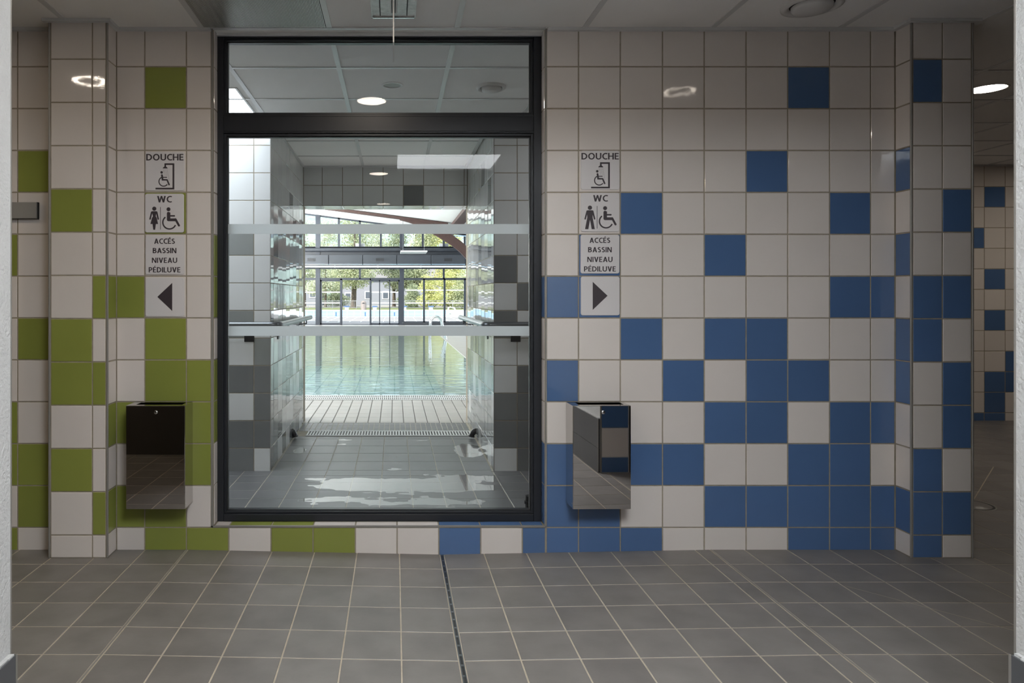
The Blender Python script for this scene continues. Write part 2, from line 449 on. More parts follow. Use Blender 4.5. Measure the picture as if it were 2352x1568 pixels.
# floor beyond the window
def zwet(x, y):
    if y < 5.11: return -0.032 - 0.028 * (y - 3.5) / 1.61
    return -0.060 + 0.020 * (y - 5.11) / 1.84
mb = MB()
xw = [-0.0886 + 0.2 * k for k in range(-12, 14)]
yw = [3.48, 3.57, 3.77, 3.97, 4.17, 4.37, 4.57, 4.77, 4.97, 5.13, 5.39, 5.66, 5.93, 6.20, 6.315]
floortiles(mb, spans(xw, g), spans([q for q in yw if q < 5.2], g), zwet, WETT)
xin = [x for x in xw if -0.89 < x < 0.71]
floortiles(mb, spans([-0.898] + xin + [0.712], g), spans([q for q in yw if q > 5.1], g), zwet, WETT)
xs = frange(-0.897, 0.72, 0.05)
floortiles(mb, spans(xs, 0.004), spans([6.545 + 0.05 * k for k in range(9)], 0.004), zwet, WETT)
mb.face([(-2.6, 3.42, zwet(0, 3.42) - .0013), (2.6, 3.42, zwet(0, 3.42) - .0013), (2.6, 5.11, -.0613), (-2.6, 5.11, -.0613)], WETG)
mb.face([(-.95, 5.11, -.0613), (.75, 5.11, -.0613), (.75, 6.95, zwet(0, 6.95) - .0013), (-.95, 6.95, zwet(0, 6.95) - .0013)], WETG)
struct(mb.build('floor_passage'))

# pool deck, basin, copings
DZ = -0.04
mb = MB()
xs = spans([-0.026 + 0.1185 * k for k in range(-48, 49)], 0.010)
ys = spans([6.955, 7.02, 7.26, 7.50, 7.74, 7.98, 8.22, 8.46], 0.004)
floortiles(mb, xs, ys, lambda x, y: DZ, DECKT)
mb.box(-14, 8, 6.95, 8.84, -2.2, DZ - 0.0016, DECKG)
mb.box(1.46, 8, 8.84, 31, -2.2, DZ - 0.0016, DECKT)
mb.box(-14, 1.46, 29.3, 31, -2.2, DZ, DECKT)
mb.box(-14, 8, 8.84, 29.3, -2.3, -1.7, BASIN)
for k in range(-22, 3):
    mb.box(k * .6 - .012, k * .6 + .012, 8.85, 29.2, -1.70, -1.697, POOLJ)
for k in range(34):
    mb.box(-13.9, 1.45, 9 + k * .6 - .012, 9 + k * .6 + .012, -1.70, -1.6965, POOLJ)
struct(mb.build('floor_pool_deck'))
m1 = MB()
m1.box(-13.9, 1.459, 8.845, 29.295, -1.69, -0.055, WATER)
w = m1.build('pool_water'); tag(w, 'pale green swimming pool water reflecting the far windows', 'water', kind='stuff')
def grating(name, x0, x1, y0, y1, z, pitch, label, bars=1):
    r = empty(name, ((x0 + x1) / 2, (y0 + y1) / 2, z)); tag(r, label, 'grating')
    a = MB(); x = x0 + 0.004
    while x < x1:
        a.box(x, x + pitch * 0.5, y0 + 0.012, y1 - 0.012, z - 0.018, z + 0.004, GRATE); x += pitch
    s_ = a.build('slats', r); s_['kind'] = 'stuff'
    a = MB(); a.box(x0 + .002, x1 - .002, y0 + .006, y1 - .006, z - .02, z + .0012, SEAL); a.build('channel', r)
    a = MB()
    ye = [y0 + (y1 - y0) * k / bars for k in range(bars + 1)]
    for yy in ye: a.box(x0, x1, yy - 0.012, yy + 0.012, z - 0.02, z + 0.005, GRATE)
    a.build('side_rail', r)
    return r
grating('overflow_grating', -6.0, 1.46, 8.48, 8.84, DZ, 0.024, 'white slatted overflow grating along the pool edge', bars=2)
grating('foot_bath_grating', -0.80, 0.70, 6.325, 6.53, zwet(0, 6.45) + 0.0005, 0.026, 'white slatted grating crossing the wet passage floor between two black spouts')

# ------------------------------------------------------------------ main tiled wall
mb = MB()
XL, XR = -0.865, 0.719
mb.box(-4.2, XL, D + 0.002, D + 0.14, -0.05, CZ + 0.05, GROUT)
mb.box(XR, 2.68, D + 0.002, D + 0.14, -0.05, CZ + 0.05, GROUT)
mb.box(XL, XR, D + 0.002, D + 0.14, -0.06, 0.1085, GROUT)
vs_main = [-0.03] + ZJ + [CZ]
def rowmap(rows):      # rows top to bottom, letters -> colour function with j counted from the floor
    rr = rows[::-1]
    key = {'W': W, 'G': G, 'B': B, '.': None}
    return lambda i, j: key[rr[j][i]]
O, U, V3, N = (0, D + 0.002, 0), (1, 0, 0), (0, 0, 1), (0, -1, 0)
left_cols = [-1.328, -1.193, -0.994, XL - 0.010]
tiles(mb, O, U, V3, N, left_cols, vs_main, rowmap(
    ['WWW', 'WGW', 'WWW', 'WWW', 'WGW', 'WWW', 'GWW', 'WGW', 'WGG', 'GGG', 'WGG', 'GGW', '...']))
tiles(mb, O, U, V3, N, [-1.328, -1.193, -0.994, -0.792, -0.590, -0.389, -0.187, 0.0125, 0.212, 0.412, 0.611, 0.7214], [-0.05, ZJ[0]],
      lambda i, j: {'W': W, 'G': G, 'B': B}['WGGWGGWWBWB'[i]])
rcols = [0.7255, 0.8794, 1.079, 1.2807, 1.480, 1.680, 1.879, 2.079, 2.2744, 2.391]
tiles(mb, O, U, V3, N, rcols, vs_main, rowmap(
    ['WWWWWWWWW', 'WWWWWWBWW', 'WWWWWWWWW', 'WWWWWBWWW', 'WWBWWWWBW', 'WBWWBWWWW', 'BBWWWWWBB',
     'WWBWBBWWW', 'BWWBWBBWW', 'WWWWBBWBB', 'BBBBWWBBW', 'BBWWBBBBB', 'BBBWWWBBB']))
# wall beyond the left pillar
fcols = [-1.596 - 0.006 - 0.135, -1.596 - 0.006]
fl_cols = [-1.80 - 0.2 * k for k in range(12)][::-1] + [-1.5965]
rows = ['WW', 'WW', 'WW', 'WG', 'WW', 'GW', 'WW', 'WG', 'WW', 'GW', 'GG', 'WG', 'GW'][::-1]
def leftfar(i, j):
    k = len(fl_cols) - 2 - i
    if k == 0: return {'W': W, 'G': G}[rows[j][1]]
    if k == 1: return {'W': W, 'G': G}[rows[j][0]]
    return G if (i * 7 + j * 5 + i * j) % 4 == 0 and j < 9 else W
tiles(mb, O, U, V3, N, fl_cols, vs_main, leftfar)
# reveals of the window opening: sill and two sides
sill = [XL + .004, -0.792, -0.590, -0.389, -0.187, 0.0125, 0.212, 0.412, 0.611, XR - .004]
tiles(mb, (0, D + 0.006, 0.1105), (1, 0, 0), (0, 1, 0), (0, 0, 1), sill, [0.002, 0.066], lambda i, j: [W, G, G, W, W, W, B, B, B][i], bev=0.001)
tiles(mb, (XL + 0.001, D + 0.002, 0), (0, 1, 0), (0, 0, 1), (1, 0, 0), [0.004, 0.067], [0.116] + ZJ[1:] + [CZ], lambda i, j: W if j > 6 or j in (0, 1, 4) else G, bev=0.001)
tiles(mb, (XR - 0.001, D + 0.002, 0), (0, 1, 0), (0, 0, 1), (-1, 0, 0), [0.004, 0.067], [0.116] + ZJ[1:] + [CZ], lambda i, j: B if j in (0, 1, 5) else W, bev=0.001)
struct(mb.build('wall_back'))
# aluminium edge around the opening
mb = MB()
mb.box(XL - 0.0095, XL - 0.001, D - 0.002, D + 0.008, 0.106, CZ, TRIM)
mb.box(XR + 0.001, XR + 0.0065, D - 0.002, D + 0.008, 0.106, CZ, TRIM)
mb.box(XL - 0.0095, XR + 0.0065, D - 0.002, D + 0.008, 0.1065, 0.1145, TRIM)
struct(mb.build('trim_3'))

# pillars
def pillar(name, x0, x1, joints, rows, side_x, side_n, side_rows, back_y):
    mb = MB()
    mb.box(x0 + .002, x1 - .002, YP + .002, back_y, -0.02, CZ + .03, GROUT)
    vs = [0.0] + ZJ + [CZ]
    tiles(mb, (0, YP + .002, 0), U, V3, N, joints, vs, rowmap(rows))
    if side_n > 0: tiles(mb, (x1 - .002, YP, 0), (0, 1, 0), (0, 0, 1), (1, 0, 0), [0.006, D - YP], vs, rowmap(side_rows))
    else: tiles(mb, (x0 + .002, YP, 0), (0, 1, 0), (0, 0, 1), (-1, 0, 0), [0.006, D - YP], vs, rowmap(side_rows))
    for x in (x0, x1):
        mb.box(x - .0045, x + .0045, YP - .0015, YP + .0075, 0.0, CZ, TRIM, 0.002)
    struct(mb.build(name))
pillar('wall_pillar_left', -1.596, -1.328, [-1.590, -1.397, -1.334],
       ['WW', 'WW', 'WW', 'WW', 'GW', 'WW', 'WG', 'GW', 'GG', 'WW', 'GW', 'WG', 'WW'], -1.328, 1,
       ['W', 'W', 'W', 'W', 'W', 'W', 'G', 'W', 'W', 'G', 'W', 'G', 'W'], D + .05)
pillar('wall_pillar_right', 2.391, 2.6744, [2.397, 2.5336, 2.6685],
       ['WW', 'BW', 'WW', 'WW', 'WB', 'WW', 'BB', 'BW', 'WB', 'WB', 'BW', 'BB', 'BW'], 2.391, -1,
       ['W', 'W', 'W', 'B', 'W', 'B', 'W', 'B', 'B', 'W', 'W', 'B', 'W'], 3.6)

# side passage on the right, its far wall, outer walls
YB = 6.843
mb = MB()
mb.box(2.62, 7.15, YB + .002, YB + .15, -.05, CZ, GROUT)
bc = [2.68 + .0, X(2261, YB), X(2309, YB), X(2309, YB) + .2, X(2309, YB) + .4]
bc = [bc[1] - .2] + bc[1:]
bc = [bc[0] - .2 * k for k in range(14, 0, -1)] + bc
bj = [-0.03] + [z - 0.03 for z in ZJ] + [CZ]
brow = ['WWWW', 'WBWW', 'WWWW', 'BWWW', 'WWWB', 'WBWW', 'WWWW', 'WBWW', 'WWWB', 'WWBW', 'WBBW', 'WBWW', 'BBWW'][::-1]
tiles(mb, (0, YB + .002, 0), U, V3, N, bc + [bc[-1] + .2], bj, lambda i, j: (B if brow[j][i - 14] == 'B' else W) if 14 <= i < 18 else (B if (i * 5 + j * 7) % 6 == 0 and j < 9 else W), gap=.006)
struct(mb.build('wall_far_right'))
mb = MB(); mb.box(7.0, 7.15, 1.0, YB, -.05, CZ + .05, DULLW); struct(mb.build('wall_right'))
mb = MB(); mb.box(-4.2, -4.05, 1.0, D, -.05, CZ + .05, DULLW); struct(mb.build('wall_left'))
mb = MB()
mb.box(2.56, 2.67, 3.5, YB + .1, -.08, CZ + .03, GROUT)
tiles(mb, (2.67, 0, 0), (0, 1, 0), (0, 0, 1), (1, 0, 0), frange(3.6, 6.85, .2), [0] + ZJ + [CZ], lambda i, j: B if (i * 5 + j * 3) % 4 == 0 else W)
struct(mb.build('wall_partition'))

# the white plastered doorway the view is taken from
YJ = 1.655
JL, JR = X(25, YJ), X(2332, YJ)
for nm, x, s_ in (('wall_doorway_left', JL, -1), ('wall_doorway_right', JR, 1)):
    mb = MB()
    mb.box(x, x + s_ * 0.2, -4.0, YJ, -.02, CZ + .02, PLASTER)
    struct(mb.build(nm))
    mb = MB()
    tiles(mb, (x + s_ * 0.002, YJ + .001, 0), (s_, 0, 0), (0, 0, 1), (0, 1, 0), [0.006, 0.194], [0] + ZJ + [CZ],
          lambda i, j: (B if s_ > 0 else G) if j in (0, 2, 5, 7, 8) else W)
    mb.box(x - s_ * .0005, x + s_ * .008, YJ - .003, YJ + .0045, 0, CZ, TRIM, .001)
    struct(mb.build('wall_doorway_tiles' + ('_left' if s_ < 0 else '_right')))
    mb = MB()
    bx = X(39, YJ) if s_ < 0 else X(2318, YJ)
    zt = Z(1501, YJ)
    mb.box(bx, x, -4.0, YJ - .001, 0.0, zt - .2 - .003, BASET, .001)
    mb.box(bx, x, -4.0, YJ - .001, zt - .2, zt, BASET, .001)
    mb.box(bx - s_ * .0012, bx + s_ * .004, YJ - .006, YJ + .0005, 0, zt, TRIM)
    # rough plaster lip on top of the base
    for k in range(60):
        y = YJ - .02 - k * .02
        mb.box(bx + s_ * (.001 + .004 * rng.random()), x, y - .012, y + .012, zt - .001, zt + .003 + .004 * rng.random(), PLASTER)
    struct(mb.build('baseboard_left' if s_ < 0 else 'baseboard_right'))
mb = MB(); mb.box(JL - .2, JR + .2, -4.15, -4.0, -.02, CZ + .02, PLASTER); struct(mb.build('wall_behind'))
mb = MB(); mb.box(JL, JR, YJ - .2, YJ, 2.312, CZ + .02, PLASTER); struct(mb.build('wall_doorway_head'))

mb = MB()
mb.box(-4.2, JL - .2, 0.95, 1.1, -.02, CZ + .02, DARKW)
mb.box(JR + .2, 7.15, 0.95, 1.1, -.02, CZ + .02, DULLW)
mb.box(JR + .2, JR + .62, 1.1, 1.14, .9, 2.1, DARKW)
struct(mb.build('wall_front'))

# ------------------------------------------------------------------ ceilings
mb = MB()
SKX0, SKX1, SKY0, SKY1 = X(910, 6.0), X(1170, 6.0), -0.19, 0.86     # daylight panel over the viewer
PX0, PX1, PY0, PY1 = -2.45, -0.966, 4.30, 5.08                      # daylight panel beyond the window
def ceil_with_hole(x0, x1, y0, y1, hx0, hx1, hy0, hy1):
    for a in ((x0, hx0, y0, y1), (hx1, x1, y0, y1), (hx0, hx1, y0, hy0), (hx0, hx1, hy1, y1)):
        if a[1] - a[0] > 1e-4 and a[3] - a[2] > 1e-4: mb.box(*a, CZ, CZ + .1, CEILM)
ceil_with_hole(-4.2, 7.15, -4.15, YJ, SKX0, SKX1, SKY0, SKY1)
mb.box(-4.2, 7.15, YJ, D + .14, CZ, CZ + .1, CEILM)
ceil_with_hole(-4.2, 7.15, D + .14, 6.95, PX0, PX1, PY0, PY1)
struct(mb.build('ceiling'))
mb = MB()
gx = [-0.31 + 0.607 * k for k in range(-6, 12)]
TW = .013
for x in gx:
    mb.box(x - TW, x + TW, 1.11, D - .012, CZ - .004, CZ + .001, TBAR)
    if -2.5 < x < 2.5: mb.box(x - TW, x + TW, D + .16, 5.10, CZ - .004, CZ + .001, TBAR)
    if -0.85 < x < 0.68: mb.box(x - TW, x + TW, 5.10, 6.86, CZ - .004, CZ + .001, TBAR)
    if x > 2.7: mb.box(x - TW, x + TW, D - .012, YB, CZ - .004, CZ + .001, TBAR)
for y in (3.93, 4.55):
    mb.box(-2.5, 2.5, y - TW, y + TW, CZ - .0042, CZ + .001, TBAR)
for y in (5.79, 6.41):
    mb.box(-.89, .70, y - TW, y + TW, CZ - .0042, CZ + .001, TBAR)
for y in (2.35, 2.95, 3.98, 4.58, 5.18, 5.78, 6.38):
    if y > 3.3: mb.box(2.69, 7.0, y - TW, y + TW, CZ - .0042, CZ + .001, TBAR)
struct(mb.build('trim_4'))
mb = MB()   # edge angles where ceilings meet the walls
e, h = .022, .004
def angle(x0, x1, y0, y1): mb.box(x0, x1, y0, y1, CZ - .014, CZ + .001, TBAR)
angle(-4.05, -1.60, D - e, D); angle(-1.329, XL - .01, D - e, D); angle(XR + .01, 2.39, D - e, D)
mb.box(XL, XR, D - .022, D + .004, CZ - .006, CZ + .001, TBAR); mb.box(XL, XR, D + .05, D + .068, CZ - .012, CZ + .001, TBAR)
angle(-1.62, -1.305, YP - e, YP); mb.box(-1.328, -1.306, YP, D - e, CZ - .014, CZ + .001, TBAR); angle(2.37, 2.70, YP - e, YP); mb.box(2.368, 2.391, YP, D - e, CZ - .014, CZ + .001, TBAR); angle(2.6744, 2.698, YP, YB)
angle(-2.5, -.905, 5.088, 5.11); angle(.72, 2.5, 5.088, 5.11); angle(2.68, 7.0, YB - e, YB)
angle(-.905, -.883, 5.11, 6.9); angle(.69, .712, 5.11, 6.9); angle(-.9, .72, 6.88, 6.9)
struct(mb.build('trim_5'))

# daylight panels
def daypanel(x0, x1, y0, y1, label, glow):
    r = empty('ceiling_light_panel', ((x0 + x1) / 2, (y0 + y1) / 2, CZ)); tag(r, label, 'ceiling light', 'square ceiling light panels')
    a = MB(); t = .012
    for q in ((x0, x0 + t, y0, y1), (x1 - t, x1, y0, y1), (x0 + t, x1 - t, y0, y0 + t), (x0 + t, x1 - t, y1 - t, y1)):
        a.box(*q, CZ - .006, CZ + .045, WHITEP)
    a.build('frame', r)
    a = MB(); a.box(x0 + t, x1 - t, y0 + t, y1 - t, CZ + .012, CZ + .03, glow); a.build('diffuser', r)
    return r
daypanel(PX0, PX1, PY0, PY1, 'bright square light panel in the ceiling behind the glass', SKYP2)
daypanel(SKX0, SKX1, SKY0, SKY1, 'large light panel in the doorway ceiling, mirrored faintly in the big window', SKYP)

# round downlights
def downlight(x, y, label, group, glow=LAMP, r=.094, ring=False, col=None):
    o = empty('downlight', (x, y, CZ)); tag(o, label, 'downlight', group)
    a = MB(); a.lathe((x, y, CZ), [(r, .001), (r + .004, -.003), (r + .012, -.003), (r + .016, .001)], WHITEP); a.build('rim', o)
    if ring:
        a = MB(); a.lathe((x, y, CZ), [(r - .022, -.0018), (r, -.0018)], emat('lamp_glow', LAMPCOL, glow)); a.build('lamp_ring', o)
        a = MB(); a.disc((x, y, CZ - .0017), r - .022, VENTW, flip=True); a.build('centre_cover', o)
        return o
    a = MB(); a.disc((x, y, CZ - .0018), r, emat('lamp_glow', col or (LAMPCOL if x < 3 else (1, .90, .76)), glow), flip=True); a.build('lamp', o)
    return o
downlight(3.65, 4.33, 'glowing round downlight in the ceiling of the side passage', 'round ceiling downlights', 45)
downlight(5.3, 4.9, 'unseen downlight added over the floor of the side passage to light its far wall', 'round ceiling downlights', 95)  # fill lamp added out of view to brighten the side passage
downlight(6.35, 5.7, 'unseen downlight added close to the far tiled wall of the side passage', 'round ceiling downlights', 95)  # second added fill lamp, also out of view
downlight(-0.149, 2.33, 'round downlight above the middle of the corridor, mirrored in the upper glass', 'round ceiling downlights', 92)
downlight(-1.81, 2.33, 'round downlight mirrored on the green and white pillar', 'round ceiling downlights', 62, ring=True)
downlight(-3.4, 2.33, 'unseen warm downlight added over the far end of the corridor, beyond the white doorway', 'round ceiling downlights', 150, col=(1, .80, .50))  # out-of-view lamp added to warm the left end of the corridor
downlight(1.78, 2.33, 'round downlight mirrored on the blue and white wall', 'round ceiling downlights', 12, ring=True)
downlight(-0.163, -0.40, 'round downlight above the white doorway, mirrored in the lower glass', 'round ceiling downlights', 80)
for lx_, ly_, lab_ in ((1.75, 4.35, 'unseen downlight added over the wet floor behind the blue wall'), (-2.1, 4.0, 'unseen downlight added over the wet floor behind the green wall')):  # hidden fill lamps added to brighten the wet room behind the glass
    downlight(lx_, ly_, lab_, 'round ceiling downlights', 95, col=(.96, .96, 1))
downlight(-.156, -2.8, 'round downlight deep behind the doorway, mirrored low in the glass', 'round ceiling downlights', 45)

# vents
def round_vent(x, y, r, label, grp):
    o = empty('round_air_vent', (x, y, CZ)); tag(o, label, 'vent', grp)
    a = MB(); a.lathe((x, y, CZ), [(r, .001), (r * .98, -.010), (r * .86, -.016), (r * .74, -.008), (r * .70, .001)], VENTW); a.build('outer_ring', o)
    a = MB(); a.disc((x, y, CZ - .0012), r * .735, SEAL, flip=True); a.build('dark_gap', o)
    a = MB(); a.lathe((x, y, CZ), [(r * .66, -.006), (r * .66, -.016), (r * .60, -.026), (r * .3, -.034), (0.001, -.036)], VENTW); a.build('centre_disc', o)
    return o
round_vent(X(1865, 3.08), 3.08, .125, 'large round air vent in the ceiling before the blue and white wall', 'round air vents')
round_vent(X(1128, 4.29), 4.29, .092, 'small round air vent in the ceiling behind the upper glass', 'round air vents')
x, y = X(901, 4.255), 4.255
o = empty('ceiling_speaker', (x, y, CZ)); tag(o, 'round recessed ring fitting in the ceiling behind the upper glass', 'speaker')
a = MB(); a.lathe((x, y, CZ), [(.052, .001), (.052, -.004), (.066, -.004), (.068, .001)], WHITEP); a.build('ring', o)
a = MB(); a.disc((x, y, CZ - .001), .052, PLAQUE, flip=True); a.build('grille', o)

# ribbed air panel
o = empty('ribbed_ceiling_panel', (-.62, 2.9, CZ)); tag(o, 'fine ribbed metal panel in the ceiling above the window top edge', 'ceiling panel')
x0, x1 = gx[5] + TW + .001, gx[6] - TW - .001
a = MB(); a.box(x0, x1, 2.2, D - .026, CZ - .0012, CZ + .001, DULLW); a.build('backing', o)
a = MB(); n_ = 88
for k in range(n_):
    xa = x0 + (x1 - x0) * k / n_
    a.box(xa, xa + (x1 - x0) / n_ * .6, 2.2, D - .026, CZ - .0045, CZ - .001, RIB)
s_ = a.build('ribs', o); s_['kind'] = 'stuff'

# emergency exit blade, seen edge on
xb = X(904, 3.1)
o = empty('emergency_exit_light', (xb, 3.08, CZ)); tag(o, 'clear plastic emergency light in the ceiling with a thin blade hanging edge on', 'emergency light')
a = MB(); a.box(xb - .10, xb + .10, 2.86, 3.205, CZ - .006, CZ + .001, CLEARP, .002)
for q in ((xb - .1, xb - .094), (xb + .094, xb + .1)): a.box(*q, 2.86, 3.205, CZ - .012, CZ - .005, CLEARP)
a.box(xb - .1, xb + .1, 3.199, 3.205, CZ - .012, CZ - .005, CHROME)
a.build('base_plate', o)
a = MB(); a.box(xb - .060, xb + .060, 2.90, 3.16, CZ - .016, CZ - .0055, CLEARP, .003)
for sx in (-1, 1): a.box(xb + sx * .058, xb + sx * .062, 2.90, 3.16, CZ - .018, CZ - .0055, SEAL)
a.build('lamp_housing', o)
a = MB()
for sx in (-1, 1): a.tube([(xb + sx * .011, 2.92, CZ - .018), (xb + sx * .011, 3.12, CZ - .018)], .005, WHITEP, 8)
a.build('tube_lamp', o)
a = MB(); a.box(xb - .0045, xb + .0045, 2.88, 3.19, CZ - .035, CZ - .012, SATIN); a.build('blade_holder', o)
a = MB(); a.box(xb - .003, xb + .003, 2.93, 3.18, Z(97, 2.93), CZ - .03, VENTW, .001); a.build('hanging_blade', o)

# ------------------------------------------------------------------ the window
win = struct(empty('window_1', (-.07, YG + .03, .112)))
yb = YG + .075
XFL, XFR = XL, XR
il, ir = X(513, YG), X(1226, YG)
zb, zt1, zt2, ztop = Z(1181, YG), Z(305, YG), Z(262, YG), Z(86, YG)
a = MB()
a.box(XFL, il, YG, yb, .112, CZ, FRAME, .002)
a.box(ir, XFR, YG, yb, .112, CZ, FRAME, .002)
a.box(il, ir, YG + .0006, yb, .112, zb, FRAME, .002)
a.box(il, ir, YG + .0006, yb, zt1 + .008, zt2 - .01, FRAME, .002)
a.box(il, ir, YG + .0006, yb, ztop, CZ, FRAME, .002)
a.box(il, ir, YG + .004, yb, zt1 + .001, zt1 + .0085, FRAME, .001)
a.box(il, ir, YG + .004, yb, zt2 - .0105, zt2 - .001, FRAME, .001)
a.build('window_frame', win)
a = MB(); bd = .011
for z0, z1 in ((zb, zt1), (zt2, ztop)):
    a.box(il, il + bd, YG + .014, yb, z0, z1, FRAME, .001); a.box(ir - bd, ir, YG + .014, yb, z0, z1, FRAME, .001)
    a.box(il + bd, ir - bd, YG + .014, yb, z0, z0 + bd, FRAME, .001); a.box(il + bd, ir - bd, YG + .014, yb, z1 - bd, z1, FRAME, .001)
a.build('glazing_bead', win)
a = MB(); YGL = YG + .036
for z0, z1 in ((zb, zt1), (zt2, ztop)):
    for q in ((il + bd, il + bd + .004, z0 + bd, z1 - bd), (ir - bd - .004, ir - bd, z0 + bd, z1 - bd), (il + bd, ir - bd, z0 + bd, z0 + bd + .004), (il + bd, ir - bd, z1 - bd - .004, z1 - bd)):
        a.box(q[0], q[1], YGL - .006, YGL - .0005, q[2], q[3], SEAL)
a.build('rubber_seal', win)
for z0, z1 in ((zb, zt1), (zt2, ztop)):
    a = MB(); a.box(il + .004, ir - .004, YGL, YGL + .012, z0 + .002, z1 - .002, GLASS); a.build('glass_pane', win)
for y0, y1 in ((514.5, 537), (748.5, 771)):
    a = MB(); a.box(il + bd + .001, ir - bd - .001, YGL - .0012, YGL - .0004, Z(y1, YGL), Z(y0, YGL), FROST)
    f_ = a.build('frosted_strip', win); f_['label'] = 'frosted white privacy strip'

# ------------------------------------------------------------------ passage beyond the glass
YF, YE = 5.11, 6.95
sF = FP / YF
vs_p = [-0.065] + ZJ + [CZ]
# facing wall, left of the passage
mb = MB()
mb.box(-2.7, X(621.5, YF) - .002, YF + .002, YE + .15, -.12, CZ + .02, GROUT)
lc = [-2.62 + .2 * k for k in range(9)]
lc = [x for x in [X(583, YF) - .2 * k for k in range(8)][::-1]] + [X(621.5, YF)]
lrow = ['WW', 'WW', 'WW', 'WW', 'WW', 'MW', 'WW', 'WW', 'MM', 'WM', 'DD', 'WD', 'DD', 'DW'][::-1]
lrow = {0: 'DW', 1: 'DD', 2: 'WD', 3: 'DD', 4: 'WM', 5: 'MW', 6: 'WW', 7: 'WW', 8: 'MW'}
CK = {'W': CWHITE, 'M': CGREY, 'D': CDARK}
def lcol(i, j):
    k = len(lc) - 2 - i
    if k <= 1: return CK[lrow.get(j, 'WW')[1 - k]]
    return CDARK if (i * 3 + j * 7) % 5 == 0 and j < 8 else CWHITE
tiles(mb, (0, YF + .002, 0), U, V3, N, lc, vs_p, lcol)
# left side of the passage
def sidecol(seed):
    r = random.Random(seed); cache = {}
    pr = [.75, .8, .7, .65, .45, .35, .25, .15, .1, .08, .08, .05, 0]
    def f(i, j):
        if (i, j) not in cache:
            q = r.random(); cache[i, j] = (CDARK if q < pr[j] * .6 else CGREY) if q < pr[j] else CWHITE
        return cache[i, j]
    return f
XA, XB_ = X(621.5, YF), X(1134, YF)
side_cols = [.004, .13] + [.13 + .2 * k for k in range(1, 9)] + [YE - YF]
tiles(mb, (XA - .002, YF, 0), (0, 1, 0), (0, 0, 1), (1, 0, 0), side_cols, vs_p, sidecol(3), tilt=.007, gap=.004)
mb.box(XA - .004, XA + .001, YF - .001, YF + .004, -.07, CZ, TRIM)
struct(mb.build('wall_passage_left'))
mb = MB()
mb.box(XB_ + .002, 2.60, YF + .002, YE + .15, -.12, CZ + .02, GROUT)
rc = [XB_, X(1188, YF)] + [X(1188, YF) + .2 * k for k in range(1, 9)]
rrow = {0: 'WD', 1: 'DD', 2: 'DD', 3: 'WD', 4: 'WW', 5: 'DW', 6: 'WD', 7: 'DW'}
def rcol(i, j):
    if i <= 1: return CK[rrow.get(j, 'WW')[i]]
    return CDARK if (i * 3 + j * 5) % 4 == 0 and j < 8 else CWHITE
tiles(mb, (0, YF + .002, 0), U, V3, N, rc, vs_p, rcol)
tiles(mb, (XB_ + .002, YF, 0), (0, 1, 0), (0, 0, 1), (-1, 0, 0), side_cols, vs_p, sidecol(11), tilt=.007, gap=.004)
mb.box(XB_ - .001, XB_ + .004, YF - .001, YF + .004, -.07, CZ, TRIM)
struct(mb.build('wall_passage_right'))
# bulkhead over the passage mouth and hall front wall above
mb = MB()
ZL = Z(472, YE)
mb.box(-2.7, 2.6, YE + .002, YE + .20, ZL, CZ + .1, GROUT)
sE = FP / YE
lx = [-.90] + [X(740 + 46.6 * k, YE) for k in range(-1, 8)]
lx = [-.9] + [q for q in lx if -.89 < q < .71] + [.72]
def lint(i, j): return CDARK if j == 1 and lx[i] <= X(950, YE) < lx[i + 1] else CWHITE
tiles(mb, (0, YE + .002, 0), U, V3, N, lx, [ZL, 2.1057 + .0, 2.3057, CZ], lint, gap=.006)
tiles(mb, (0, YE, ZL - .001), (1, 0, 0), (0, 1, 0), (0, 0, -1), lx, [.002, .15, .30], lambda i, j: CWHITE, gap=.006)
mb.box(-14, 8, YE + .20, YE + .30, ZL - .0, 6.0, ROOFM)
mb.box(-14, -.93, YE + .15, YE + .30, -.1, ZL, CWHITE)
mb.box(.75, 8, YE + .15, YE + .30, -.1, ZL, CWHITE)
struct(mb.build('wall_bulkhead'))
mb = MB()
mb.box(-2.75, -2.60, D + .14, YE, -.1, CZ + .02, CWHITE)
struct(mb.build('wall_wet_left'))
mb = MB()
mb.box(2.50, 2.56, D + .14, YF + .1, -.1, CZ + .02, CWHITE)
struct(mb.build('wall_wet_right'))

# handrails
def handrail(pts, ends, label, s_):
    r = empty('handrail', (pts[0][0], pts[0][1], pts[0][2])); tag(r, label, 'handrail', 'wall handrails of the wet passage')
    # rounded path
    path = []
    P_ = [Vector(p) for p in pts]
    for i, p in enumerate(P_):
        if 0 < i < len(P_) - 1:
            d0 = (P_[i - 1] - p).normalized(); d1 = (P_[i + 1] - p).normalized(); q = .07
            for t in [k / 8 for k in range(9)]:
                path.append((p + d0 * q) * (1 - t) ** 2 + p * 2 * t * (1 - t) + (p + d1 * q) * t * t)
        else: path.append(p)
    a = MB(); a.tube(path, .022, SATIN, 16); a.build('rail', r)
    for (x, y, z, dx, dy) in ends:
        a = MB()
        a.tube([(x, y, z), (x, y, z - .05), (x + dx, y + dy, z - .06)], .007, SATIN, 8)
        a.box(x + dx - (.035 if dy else .004), x + dx + (.035 if dy else .004), y + dy - (.035 if dx else .004), y + dy + (.035 if dx else .004), z - .125, z - .082, BLACK)
        b_ = a.build('bracket', r)
    return r
ZH = Z(746, 5.04)
handrail([(-1.9, 5.04, ZH), (XA + .075, 5.04, ZH), (XA + .075, YE - .05, ZH)],
         [(X(568, 5.04), 5.04, ZH, 0, .066), (XA + .075, 5.45, ZH, -.072, 0), (XA + .075, 6.6, ZH, -.072, 0)],
         'dark steel handrail on the pale wall left side of the wet passage', -1)
